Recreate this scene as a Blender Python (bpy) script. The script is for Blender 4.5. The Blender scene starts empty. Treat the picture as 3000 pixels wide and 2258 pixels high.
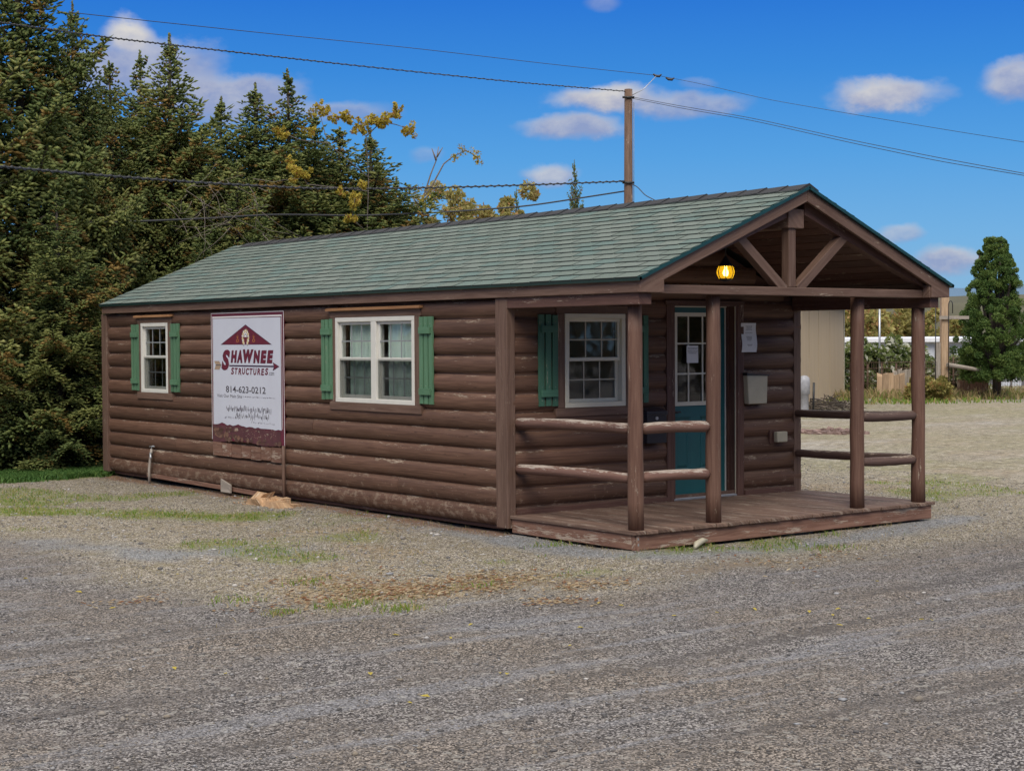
import bpy, math, random
import numpy as np
from mathutils import Vector, Matrix
R = math.radians
rng = np.random.default_rng(7); random.seed(7)
sc = bpy.context.scene
COL = sc.collection
def lin(r, g, b):
    f = lambda c: (c/255/12.92) if c/255 <= .04045 else ((c/255+.055)/1.055)**2.4
    return (f(r), f(g), f(b), 1)

# ------------------------------------------------------------------ camera
CAM = np.array([-9.6727, -12.6739, 1.6901])
AR = np.array([0.79395446, -0.60794763, -0.00599929]); AU = np.array([0.02132096, 0.01798003, 0.99961099]); AF = np.array([0.60760327, 0.79377352, -0.02723736])
FPX = 4816.24
cd = bpy.data.cameras.new("camera"); co = bpy.data.objects.new("camera", cd); COL.objects.link(co)
cd.sensor_width = 36; cd.lens = 36*FPX/3000; cd.clip_end = 20000; cd.clip_start = .1
m = Matrix.Identity(4)
for i in range(3):
    m[i][0] = AR[i]; m[i][1] = AU[i]; m[i][2] = -AF[i]; m[i][3] = CAM[i]
co.matrix_world = m; sc.camera = co
def at(x, y, d):                     # where a point seen at (x, y) stands when it is d metres deep
    return CAM + d*(AF + AR*(x-1500)/FPX + AU*(1128.7-y)/FPX)
def onground(x, d, z=-.2):
    p = at(x, 1000, d); return np.array([p[0], p[1], z])

# ------------------------------------------------------------------ materials
class NT:
    def __init__(s, name):
        s.m = bpy.data.materials.new(name); s.m.use_nodes = True
        s.t = s.m.node_tree; s.b = s.t.nodes['Principled BSDF']; s.out = s.t.nodes['Material Output']
    def n(s, typ, ins=None, **kw):
        nd = s.t.nodes.new('ShaderNode'+typ)
        for k, v in kw.items(): setattr(nd, k, v)
        for k, v in (ins or {}).items(): s.set(nd.inputs[k], v)
        return nd
    def set(s, sock, v):
        if isinstance(v, bpy.types.NodeSocket): s.t.links.new(v, sock)
        else: sock.default_value = v
    def math(s, op, a, b=0., clamp=False):
        nd = s.n('Math', operation=op, use_clamp=clamp); s.set(nd.inputs[0], a); s.set(nd.inputs[1], b); return nd.outputs[0]
    def mix(s, f, a, b, mode='MIX'):
        nd = s.n('Mix', data_type='RGBA', blend_type=mode); s.set(nd.inputs[0], f); s.set(nd.inputs[6], a); s.set(nd.inputs[7], b); return nd.outputs[2]
    def sstep(s, v, a, b):
        nd = s.n('MapRange', interpolation_type='SMOOTHSTEP'); s.set(nd.inputs[0], v); nd.inputs[1].default_value = a; nd.inputs[2].default_value = b; return nd.outputs[0]
    def uv(s, name='UVMap'):
        return s.n('UVMap', uv_map=name).outputs[0]
    def scale(s, vec, sx, sy, sz=1):
        nd = s.n('Mapping'); s.set(nd.inputs[0], vec); nd.inputs[3].default_value = (sx, sy, sz); return nd.outputs[0]
    def noise(s, vec, sc_, det=4, rough=.55, dist=0):
        nd = s.n('TexNoise'); s.set(nd.inputs['Vector'], vec); nd.inputs['Scale'].default_value = sc_; nd.inputs['Detail'].default_value = det
        nd.inputs['Roughness'].default_value = rough; nd.inputs['Distortion'].default_value = dist; return nd.outputs[0]
    def base(s, c): s.set(s.b.inputs['Base Color'], c)
    def p(s, **kw):
        for k, v in kw.items(): s.set(s.b.inputs[k.replace('_', ' ')], v)
    def bump(s, h, strength, dist):
        nd = s.n('Bump'); s.set(nd.inputs['Height'], h); nd.inputs['Strength'].default_value = strength; nd.inputs['Distance'].default_value = dist
        s.t.links.new(nd.outputs[0], s.b.inputs['Normal'])
MATS = {}
def plain(name, c, rough=.6, var=.12, metal=0, nscale=9, bump=.0):
    t = NT(name); tc = t.n('TexCoord').outputs['Object']
    n = t.noise(tc, nscale, 5)
    c2 = tuple(max(0, x*(1-var*2)) for x in c[:3])+(1,); c1 = tuple(min(1, x*(1+var)) for x in c[:3])+(1,)
    t.base(t.mix(n, c2, c1)); t.p(Roughness=rough, Metallic=metal)
    if bump: t.bump(t.noise(tc, nscale*8, 4), bump, .004)
    MATS[name] = t.m; return t.m
def wood(name, c1, c2, peel=.3, pc=(.36, .29, .22, 1), rough=.65, top=False, var=.35, pscale=1., grain=.5):
    t = NT(name); uv = t.uv(); rn = t.uv('rnd')
    g = t.noise(t.scale(uv, 2.2, 38), 1, 6, .62, .6)
    big = t.noise(t.scale(uv, .9, 3.5), 1, 3)
    col = t.mix(t.sstep(g, .3, .7), c1, c2)
    sx = t.n('SeparateXYZ'); t.set(sx.inputs[0], rn)
    val = t.math('ADD', t.math('MULTIPLY', sx.outputs[0], var), t.math('MULTIPLY', big, .55))
    val = t.math('ADD', val, 1-.27-var*.5)
    vc = t.n('CombineColor'); [t.set(vc.inputs[i], val) for i in range(3)]
    col = t.mix(1, col, vc.outputs[0], 'MULTIPLY')
    # faded greyer streaks
    fade = t.sstep(t.noise(t.scale(uv, 1.3, 14), 1, 5, .6), .5, .75)
    col = t.mix(t.math('MULTIPLY', fade, .16 if 'log' in name else .35), col, (c2[0]*1.45, c2[1]*1.5, c2[2]*1.55, 1))
    fl = t.noise(t.scale(uv, 13*pscale, 95*pscale), 1, 5, .75)
    gate = t.noise(t.scale(uv, 2.1, 10), 1, 3)
    if top:
        top = .45 if top is True else top
        nz = t.n('SeparateXYZ'); t.set(nz.inputs[0], t.n('NewGeometry').outputs['Normal'])
        gate = t.math('ADD', gate, t.math('MULTIPLY', t.math('SUBTRACT', nz.outputs[2], .45), top))
    f = t.sstep(t.math('ADD', fl, t.math('MULTIPLY', gate, .9)), 1.16-peel*.35, 1.22-peel*.35)
    col = t.mix(t.math('MULTIPLY', f, .8), col, pc)
    if name == 'brown_log_stain':      # dried mud splashed up from the ground
        oz = t.n('SeparateXYZ'); t.set(oz.inputs[0], t.n('TexCoord').outputs['Object'])
        sp_ = t.noise(t.scale(uv, 9, 9), 1, 6, .75); lo_ = t.math('MULTIPLY', t.math('SUBTRACT', .5, oz.outputs[2]), .42)
        col = t.mix(t.math('MULTIPLY', t.sstep(t.math('ADD', sp_, lo_), .62, .74), .55), col, (.27, .2, .145, 1))
        kn = t.n('TexVoronoi', {'Scale': 1., 'Vector': t.scale(uv, 2.3, 7)}); col = t.mix(t.math('MULTIPLY', t.sstep(kn.outputs['Distance'], .09, .03), .7), col, (.035, .018, .012, 1))
    t.base(col); t.p(Roughness=rough); t.b.inputs['Specular IOR Level'].default_value = .3
    t.bump(t.math('SUBTRACT', g, t.math('MULTIPLY', f, .5)), grain, .004)
    MATS[name] = t.m; return t.m
LOG = wood('brown_log_stain', (.076, .037, .023, 1), (.132, .07, .045, 1), .22, (.34, .27, .2, 1), rough=.6, top=.2, var=.42)
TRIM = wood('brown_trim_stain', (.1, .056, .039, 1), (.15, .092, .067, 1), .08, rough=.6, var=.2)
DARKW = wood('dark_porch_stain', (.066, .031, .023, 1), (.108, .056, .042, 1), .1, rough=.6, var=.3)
POST = wood('post_stain', (.098, .047, .032, 1), (.15, .082, .056, 1), .12, rough=.6, var=.25)
RAIL = wood('weathered_rail', (.115, .058, .045, 1), (.165, .09, .066, 1), .46, (.42, .36, .3, 1), top=.3, pscale=.7)
DECK = wood('deck_stain', (.085, .048, .035, 1), (.175, .112, .082, 1), .36, (.3, .235, .185, 1), rough=.75, var=.55)
SKIRT = wood('skirt_stain', (.12, .058, .04, 1), (.21, .115, .08, 1), .38, (.4, .32, .25, 1), rough=.7, pscale=.7, grain=.8)
CAPW = wood('bare_cedar', (.22, .1, .042, 1), (.32, .165, .075, 1), .05)
GRN = wood('green_shutter_paint', (.075, .16, .088, 1), (.1, .195, .112, 1), .02, var=.1, rough=.5, grain=.15)
SPLIT = wood('split_bare_wood', (.3, .17, .09, 1), (.5, .33, .19, 1), .3, (.6, .45, .3, 1), pscale=.5, grain=1)
OLDW = wood('grey_old_wood', (.2, .17, .14, 1), (.36, .31, .26, 1), .2, (.5, .46, .4, 1))
TANP = wood('tan_timber', (.3, .2, .12, 1), (.44, .31, .2, 1), .1)
POLEW = wood('pole_wood', (.075, .042, .027, 1), (.17, .1, .066, 1), .2, (.34, .25, .19, 1), grain=.9)
VINYL = plain('white_vinyl', (.64, .615, .55, 1), .4, .05)
CREAM = plain('cream_vinyl', (.62, .58, .46, 1), .4, .05)
TEAL = plain('teal_drip_edge', (.01, .05, .052, 1), .35, .15)
DOORM = plain('teal_door_paint', (.014, .1, .106, 1), .45, .08)
IRON = plain('black_iron', (.02, .02, .022, 1), .45, .2)
NAVY = plain('black_enamel', (.018, .018, .026, 1), .3, .2)
STEEL = plain('galvanised_steel', (.45, .46, .47, 1), .4, .15, .7)
PAPER = plain('white_paper', (.7, .7, .7, 1), .8, .05)
INK = plain('dark_print', (.06, .05, .06, 1), .8, .1)
MAROON = plain('maroon_vinyl', (.13, .016, .036, 1), .5, .18, nscale=4)
MAROON2 = plain('maroon_letters', (.14, .012, .03, 1), .5, .25, nscale=14)
SHADOWINK = plain('plum_letter_shadow', (.05, .025, .055, 1), .5, .1)
BEIGE = plain('beige_plastic', (.42, .38, .28, 1), .5, .1)
ROOMM = plain('room_wall', (.6, .52, .44, 1), .9, .1)
RIDGEM = plain('dark_ridge_vent', (.022, .022, .026, 1), .9, .3, nscale=40)
FEATH = plain('cream_feather', (.72, .58, .3, 1), .6, .2, nscale=60)
WHITEM = plain('sign_white_ink', (.72, .7, .68, 1), .6, .05)
ORANGE = plain('orange_ink', (.5, .2, .04, 1), .6, .15)
TANINK = plain('tan_ink', (.38, .27, .18, 1), .6, .2, nscale=50)
LEADM = plain('black_cable', (.03, .03, .032, 1), .5, .2)
GREYCAB = plain('grey_cable', (.22, .22, .22, 1), .5, .2)

def sign_white():
    t = NT('banner_white'); tc = t.n('TexCoord').outputs['Object']
    n = t.noise(tc, 2.2, 5, .6); st = t.noise(t.scale(tc, 1, 9, 2), 3, 5, .65)
    c = t.mix(t.math('MULTIPLY', t.sstep(n, .4, .75), .35), (.55, .56, .62, 1), (.47, .47, .53, 1))
    c = t.mix(t.math('MULTIPLY', t.sstep(st, .62, .72), .25), c, (.3, .28, .28, 1))
    t.base(c); t.p(Roughness=.45); return t.m
BANW = sign_white()

def glass(name, tint, refl=.09):
    t = NT(name); t.t.nodes.remove(t.b)
    tr = t.n('BsdfTransparent', {'Color': tint}); gl = t.n('BsdfGlossy', {'Color': (.9, .92, .95, 1), 'Roughness': .03})
    tc = t.n('TexCoord').outputs['Object']
    bp = t.n('Bump', {'Height': t.noise(tc, 1.6, 2), 'Strength': .25, 'Distance': .02}); t.t.links.new(bp.outputs[0], gl.inputs['Normal'])
    lw = t.n('LayerWeight', {'Blend': .5}); f = t.math('ADD', .055*refl*11, t.math('MULTIPLY', t.math('POWER', lw.outputs['Facing'], 5.), .7))
    mx = t.n('MixShader'); t.set(mx.inputs[0], f); t.t.links.new(tr.outputs[0], mx.inputs[1]); t.t.links.new(gl.outputs[0], mx.inputs[2])
    t.t.links.new(mx.outputs[0], t.out.inputs[0]); MATS[name] = t.m; return t.m
GLASS = glass('window_glass', (.95, .97, .97, 1))
SCREEN = glass('insect_screened_glass', (.74, .75, .75, 1), .03)

def curtain_m():
    t = NT('pale_curtain'); uv = t.uv()
    w = t.noise(t.scale(uv, 26, 1.2), 1, 4)
    t.base(t.mix(w, (.42, .52, .43, 1), (.62, .71, .61, 1))); t.p(Roughness=.9); t.bump(w, .6, .03); return t.m
CURT = curtain_m()

def shingle():
    t = NT('green_shingles'); rn = t.uv('rnd'); uv = t.uv(); tc = t.n('TexCoord').outputs['Object']
    sx = t.n('SeparateXYZ'); t.set(sx.inputs[0], rn)
    g = t.noise(tc, 260, 3, .8); g2 = t.noise(tc, 70, 3, .7); big = t.noise(tc, 1.4, 4)
    c = t.mix(sx.outputs[0], (.11, .135, .119, 1), (.147, .168, .15, 1))
    c = t.mix(t.sstep(sx.outputs[1], .55, 1), c, (.1, .145, .135, 1))
    c = t.mix(t.math('MULTIPLY', t.sstep(g, .5, .72), .65), c, (.24, .29, .25, 1))
    c = t.mix(t.math('MULTIPLY', t.sstep(g2, .53, .7), .6), c, (.055, .085, .075, 1))
    c = t.mix(t.math('MULTIPLY', t.sstep(big, .45, .7), .3), c, (.14, .175, .15, 1))
    t.base(c); t.p(Roughness=.95); t.b.inputs['Specular IOR Level'].default_value = .15
    t.bump(g, .7, .004); return t.m
SHING = shingle()
UNDER = plain('shingle_gap', (.022, .03, .028, 1), .95, .2)

def foliage(name, cols, rust=None, rustamt=.05, rough=.6):
    t = NT(name); rn = t.uv('rnd'); sx = t.n('SeparateXYZ'); t.set(sx.inputs[0], rn)
    r = t.n('ValToRGB'); e = r.color_ramp.elements
    e[0].color = cols[0]; e[1].color = cols[-1]
    for i, c in enumerate(cols[1:-1]): x = r.color_ramp.elements.new((i+1)/(len(cols)-1)); x.color = c
    t.set(r.inputs[0], sx.outputs[0]); c = r.outputs[0]
    if rust: c = t.mix(t.sstep(sx.outputs[1], 1-rustamt-.02, 1-rustamt+.02), c, rust)
    t.base(c); t.p(Roughness=rough); t.b.inputs['Specular IOR Level'].default_value = .25
    tr = t.n('BsdfTranslucent'); t.set(tr.inputs[0], c); mx = t.n('MixShader'); mx.inputs[0].default_value = .45
    t.t.links.new(t.b.outputs[0], mx.inputs[1]); t.t.links.new(tr.outputs[0], mx.inputs[2]); t.t.links.new(mx.outputs[0], t.out.inputs[0])
    return t.m
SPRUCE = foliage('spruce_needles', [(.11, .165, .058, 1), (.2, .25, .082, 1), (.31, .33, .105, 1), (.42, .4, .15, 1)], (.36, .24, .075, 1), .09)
CEDAR = foliage('cedar_leaves', [(.045, .095, .025, 1), (.1, .165, .04, 1), (.21, .27, .07, 1)])
YELLOW = foliage('yellow_leaves', [(.2, .16, .03, 1), (.45, .36, .05, 1), (.62, .49, .1, 1)], (.32, .16, .04, 1), .15)
OLIVE = foliage('autumn_shrub_leaves', [(.14, .14, .04, 1), (.3, .27, .08, 1), (.5, .43, .17, 1)], (.4, .24, .1, 1), .16)
SHRUBG = foliage('green_shrub_leaves', [(.06, .1, .028, 1), (.16, .2, .06, 1), (.34, .35, .16, 1)], (.6, .6, .5, 1), .2)
GRASSM = foliage('grass_blades', [(.08, .17, .02, 1), (.16, .25, .035, 1), (.28, .32, .07, 1)], (.4, .31, .14, 1), .25)
DRYM = foliage('dry_grass', [(.2, .16, .06, 1), (.34, .26, .12, 1), (.46, .36, .19, 1)], (.16, .19, .05, 1), .25)
BARK = plain('spruce_bark', (.07, .055, .043, 1), .9, .3, nscale=14, bump=.5)
TWIG = plain('bare_twig', (.19, .155, .125, 1), .9, .25)
LEAFM = foliage('fallen_leaf', [(.28, .18, .095, 1), (.42, .31, .19, 1), (.55, .45, .3, 1)], (.26, .12, .06, 1), .25)
def stone_m():
    t = NT('gravel_stone'); rn = t.uv('rnd'); sx = t.n('SeparateXYZ'); t.set(sx.inputs[0], rn)
    r = t.n('ValToRGB'); e = r.color_ramp.elements; e[0].color = (.075, .07, .068, 1); e[1].color = (.44, .41, .38, 1)
    for x, c in ((.35, (.13, .122, .12, 1)), (.55, (.2, .165, .125, 1)), (.8, (.26, .265, .28, 1))): q = e.new(x); q.color = c
    t.set(r.inputs[0], sx.outputs[0]); t.base(r.outputs[0]); t.p(Roughness=.85); return t.m
STONE = stone_m()

# ------------------------------------------------------------------ mesh building
WL = {}
def link(o, parent=None, origin=None):
    COL.objects.link(o)
    if parent is not None:
        o.parent = parent; WL[o.name] = WL[parent.name]
    else:
        o.location = origin if origin is not None else (0, 0, 0); WL[o.name] = np.array(origin if origin is not None else (0., 0., 0.))
    return o
def tag(o, label=None, cat=None, group=None, kind=None):
    if label: o['label'] = label
    if cat: o['category'] = cat
    if group: o['group'] = group
    if kind: o['kind'] = kind
    return o
def thing(name, label, cat, loc, group=None):
    o = bpy.data.objects.new(name, None); o.empty_display_size = .2
    link(o, None, tuple(float(v) for v in loc)); return tag(o, label, cat, group)
class MB:
    def __init__(s, frame=None):
        s.v = []; s.f = []; s.uv = []; s.rn = []; s.mi = []; s.mats = []; s.fr = frame; s.sm = []
    def mat(s, m):
        if m not in s.mats: s.mats.append(m)
        return s.mats.index(m)
    def poly(s, pts, m, uvs=None, rn=None, smooth=False):
        k = len(s.v)
        for p in pts:
            p = np.asarray(p, float); s.v.append(s.fr(p) if s.fr else p)
        s.f.append(list(range(k, k+len(pts))))
        s.uv += uvs if uvs is not None else [(p[0]+p[1], p[2]) for p in s.v[k:]]
        rn = rn if rn is not None else (random.random(), random.random()); s.rn += [rn]*len(pts)
        s.mi.append(s.mat(m)); s.sm.append(smooth)
    def hexa(s, c, m, axis=None, rn=None):      # c: 8 corners, index = i*4 + j*2 + k
        c = [np.asarray(p, float) for p in c]
        L = [np.linalg.norm(c[4]-c[0]), np.linalg.norm(c[2]-c[0]), np.linalg.norm(c[1]-c[0])]
        if axis is None: axis = int(np.argmax(L))
        o1, o2 = random.random()*50, random.random()*50; rn = rn or (random.random(), random.random())
        for f in ((0, 1, 3, 2), (4, 6, 7, 5), (0, 4, 5, 1), (2, 3, 7, 6), (0, 2, 6, 4), (1, 5, 7, 3)):
            uv = []
            for i in f:
                b = (i >> 2 & 1, i >> 1 & 1, i & 1); q = [b[j]*L[j] for j in range(3)]
                oth = [q[j] for j in range(3) if j != axis]; uv.append((o1+q[axis], o2+oth[0]+oth[1]))
            s.poly([c[i] for i in f], m, uv, rn)
    def box(s, x0, x1, y0, y1, z0, z1, m, axis=None, rn=None):
        s.hexa([(x, y, z) for x in (x0, x1) for y in (y0, y1) for z in (z0, z1)], m, axis, rn)
    def beam(s, a, b, w, h, m, side=(0, 1, 0)):    # oriented box from a to b; w along side, h across
        a = np.asarray(a, float); b = np.asarray(b, float); d = (b-a)/np.linalg.norm(b-a)
        sd = np.asarray(side, float); sd = sd-d*(sd@d); sd /= np.linalg.norm(sd); u = np.cross(d, sd)
        s.hexa([e+sd*i*w/2+u*j*h/2 for e in (a, b) for i in (-1, 1) for j in (-1, 1)], m, 0)
    def prism(s, pts, d, m):                        # polygon extruded by vector d
        d = np.asarray(d, float); pts = [np.asarray(p, float) for p in pts]; rn = (random.random(), random.random())
        L = max(range(len(pts)), key=lambda i: np.linalg.norm(pts[i]-pts[i-1])); ax = pts[L]-pts[L-1]; ax = ax/np.linalg.norm(ax)
        o = random.random()*40; dn = d/np.linalg.norm(d); perp = np.cross(ax, dn)
        U = lambda p: (o+p@ax, o+p@perp+p@dn)
        q = [p+d for p in pts]
        s.poly(pts[::-1], m, [U(p) for p in pts[::-1]], rn); s.poly(q, m, [U(p) for p in q], rn)
        for i in range(len(pts)):
            f = [pts[i-1], pts[i], q[i], q[i-1]]; s.poly(f, m, [U(p) for p in f], rn)
    def tube(s, pts, rad, m, seg=8, caps=True, smooth=True, wob=0, rn=None):
        pts = [np.asarray(p, float) for p in pts]; n = len(pts); rn = rn or (random.random(), random.random())
        if not hasattr(rad, '__len__'): rad = [rad]*n
        o = random.random()*40; d0 = pts[-1]-pts[0]; ref = np.array([0, 0, 1.]) if abs(d0[2]) < .9*np.linalg.norm(d0) else np.array([1., 0, 0])
        rings = []; lens = [0]
        for i in range(n):
            d = pts[min(i+1, n-1)]-pts[max(i-1, 0)]; d = d/(np.linalg.norm(d)+1e-9)
            a = np.cross(ref, d); a /= np.linalg.norm(a)+1e-9; b = np.cross(d, a)
            rings.append([pts[i]+(a*math.cos(2*math.pi*k/seg)+b*math.sin(2*math.pi*k/seg))*rad[i]*(1+wob*(random.random()-.5)) for k in range(seg)])
            if i: lens.append(lens[-1]+np.linalg.norm(pts[i]-pts[i-1]))
        cw = 2*math.pi*max(rad)/seg
        for i in range(n-1):
            for k in range(seg):
                k2 = (k+1) % seg
                s.poly([rings[i][k], rings[i][k2], rings[i+1][k2], rings[i+1][k]], m,
                       [(o+lens[i], o+k*cw), (o+lens[i], o+(k+1)*cw), (o+lens[i+1], o+(k+1)*cw), (o+lens[i+1], o+k*cw)], rn, smooth)
        if caps:
            for rg, fl in ((rings[0], True), (rings[-1], False)):
                s.poly(rg[::-1] if fl else rg, m, [(o+.02*math.cos(k), o+.02*math.sin(k)) for k in range(seg)], rn)
    def lathe(s, c, prof, m, seg=20, smooth=True):
        c = np.asarray(c, float); rn = (random.random(), random.random())
        for i in range(len(prof)-1):
            (r0, z0), (r1, z1) = prof[i], prof[i+1]
            for k in range(seg):
                a, b = 2*math.pi*k/seg, 2*math.pi*(k+1)/seg
                P = lambda r, z, t: c+np.array([r*math.cos(t), r*math.sin(t), z])
                q = [P(r0, z0, a), P(r0, z0, b), P(r1, z1, b), P(r1, z1, a)]
                if r0 < 1e-6: q = q[1:]
                elif r1 < 1e-6: q = q[:3]
                s.poly(q, m, None, rn, smooth)
    def build(s, name, parent=None, origin=None, label=None, cat=None, group=None, kind=None, bevel=0, weld=False):
        me = bpy.data.meshes.new(name)
        base = WL[parent.name] if parent is not None else np.array(origin if origin is not None else (0., 0., 0.))
        me.from_pydata([tuple(p-base) for p in s.v], [], s.f)
        for nm, dat in (('UVMap', s.uv), ('rnd', s.rn)):
            l = me.uv_layers.new(name=nm); l.data.foreach_set('uv', np.array(dat, dtype=np.float32).ravel())
        for q in s.mats: me.materials.append(q)
        me.polygons.foreach_set('material_index', s.mi); me.polygons.foreach_set('use_smooth', s.sm); me.update()
        o = bpy.data.objects.new(name, me)
        if any(s.sm) or bevel:
            import bmesh
            bm = bmesh.new(); bm.from_mesh(me); bmesh.ops.remove_doubles(bm, verts=bm.verts, dist=1e-5); bm.to_mesh(me); bm.free()
        if bevel:
            md = o.modifiers.new('bevel', 'BEVEL'); md.width = bevel; md.segments = 2; md.limit_method = 'ANGLE'; md.angle_limit = R(40)
        link(o, parent, None if parent is not None else tuple(base)); return tag(o, label, cat, group, kind)
def np_mesh(name, V, T, mat, rnd, parent=None, origin=None):
    me = bpy.data.meshes.new(name); n = len(T); k = T.shape[1]
    me.vertices.add(len(V)); me.vertices.foreach_set('co', V.astype(np.float32).ravel())
    me.loops.add(n*k); me.loops.foreach_set('vertex_index', T.astype(np.int32).ravel())
    me.polygons.add(n); me.polygons.foreach_set('loop_start', np.arange(0, n*k, k, dtype=np.int32))
    l = me.uv_layers.new(name='rnd'); l.data.foreach_set('uv', np.repeat(rnd, k, axis=0).astype(np.float32).ravel())
    me.materials.append(mat); me.update(calc_edges=True); me.validate()
    return link(bpy.data.objects.new(name, me), parent, origin)

# ------------------------------------------------------------------ noise helper
_lat = rng.random((64, 64))
def vnoise(x, y):
    xi = np.floor(x).astype(int); yi = np.floor(y).astype(int); fx = x-xi; fy = y-yi; fx = fx*fx*(3-2*fx); fy = fy*fy*(3-2*fy)
    g = lambda a, b: _lat[a % 64, b % 64]
    return (g(xi, yi)*(1-fx)+g(xi+1, yi)*fx)*(1-fy)+(g(xi, yi+1)*(1-fx)+g(xi+1, yi+1)*fx)*fy
def fbm(x, y): return (vnoise(x, y)+.5*vnoise(2.1*x+5, 2.1*y)+.25*vnoise(4.3*x, 4.3*y+9))/1.75
def ss(x, a, b):
    t = np.clip((x-a)/(b-a), 0, 1); return t*t*(3-2*t)
def dpoly(x, y, pts):
    d = np.full(np.shape(x), 1e9)
    for (ax, ay), (bx, by) in zip(pts[:-1], pts[1:]):
        t = np.clip(((x-ax)*(bx-ax)+(y-ay)*(by-ay))/((bx-ax)**2+(by-ay)**2), 0, 1)
        d = np.minimum(d, np.hypot(x-ax-t*(bx-ax), y-ay-t*(by-ay)))
    return d
# zones of the yard (0..1 each)
def z_lane(x, y):
    n = (fbm(x*.9, y*.9)-.5)*1.1+(fbm(x*4, y*4)-.5)*.35
    a = -2.95-y; b = -4.05-x; d = np.maximum(a, b)+.25*np.exp(-((a-b)/.7)**2)
    return ss(d+n, -.55, .6)
def z_green(x, y):
    n = (fbm(x*1.3+3, y*1.3)-.5)*1.2
    a = ss(.9-np.hypot((x+.75)/1.5, (y-9.75)/.75)+n*.5, 0, .3)
    b = ss(.55-dpoly(x, y, [(-3.1, 5.6), (-2.0, 4.4), (-.9, 3.1)])+n*.6, 0, .4)
    c = ss(fbm(x*.8+11, y*.8+4)-.6, 0, .12)*.6*ss(x, -4, -3.3)*ss(y, -2.8, -2.2)
    e = ss(.55-dpoly(x, y, [(-2.5, 8.2), (-2.4, 6.2)])+n*.5, 0, .5)*.8
    far = ss(x, 7, 10)*ss(fbm(x*.25, y*.5)-.52, 0, .12)*.45
    return np.clip(np.maximum.reduce([a, b, c, e, far]), 0, 1)
def z_blue(x, y):
    n = (fbm(x*2+7, y*2)-.5)*.5
    a = ss(.42-dpoly(x, y, [(-.15, 1.2), (-.3, -.6), (-.35, -1.9), (.4, -2.35), (2.2, -2.3), (4.6, -1.9)])+n, 0, .35)
    b = ss(.5-dpoly(x, y, [(-4.0, 2.6), (-3.2, .9), (-2.3, .4)])+n*1.4, 0, .5)
    return np.maximum(a, b)
def z_dirt(x, y):
    n = (fbm(x*1.5+1, y*1.5+8)-.5)*.5
    return ss(.22-dpoly(x, y, [(-1.9, -2.5), (-.75, -2.88), (.7, -2.95), (1.8, -3.0)])+n, 0, .3)
def z_red(x, y):
    return ss(.22-np.abs(x+.08)+(fbm(x*3, y*3)-.5)*.25, 0, .15)*(y > -.1)*(y < 9.6)
def z_leaf(x, y):
    n = (fbm(x*2, y*2)-.5)
    return np.maximum(ss(.5-dpoly(x, y, [(-3.3, -2.2), (-2.7, -2.35), (-1.9, -2.2)])+n*.6, 0, .4), ss(fbm(x*.7+2, y*.7+20)-.56, 0, .15)*.7*ss(x, -3.9, -3.2)*ss(y, -2.7, -2))
def gz(x, y):
    x = np.asarray(x, float); y = np.asarray(y, float)
    near = np.exp(-((x-2)**2+(y)**2)/900)
    z = -.2+near*((fbm(x*.5, y*.5)-.5)*.05+(fbm(x*3+9, y*3)-.5)*.018)
    z += .03*np.exp(-((x+.1)**2+(y+1.9)**2)/.8)-.012*z_lane(x, y)*near
    return z

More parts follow.
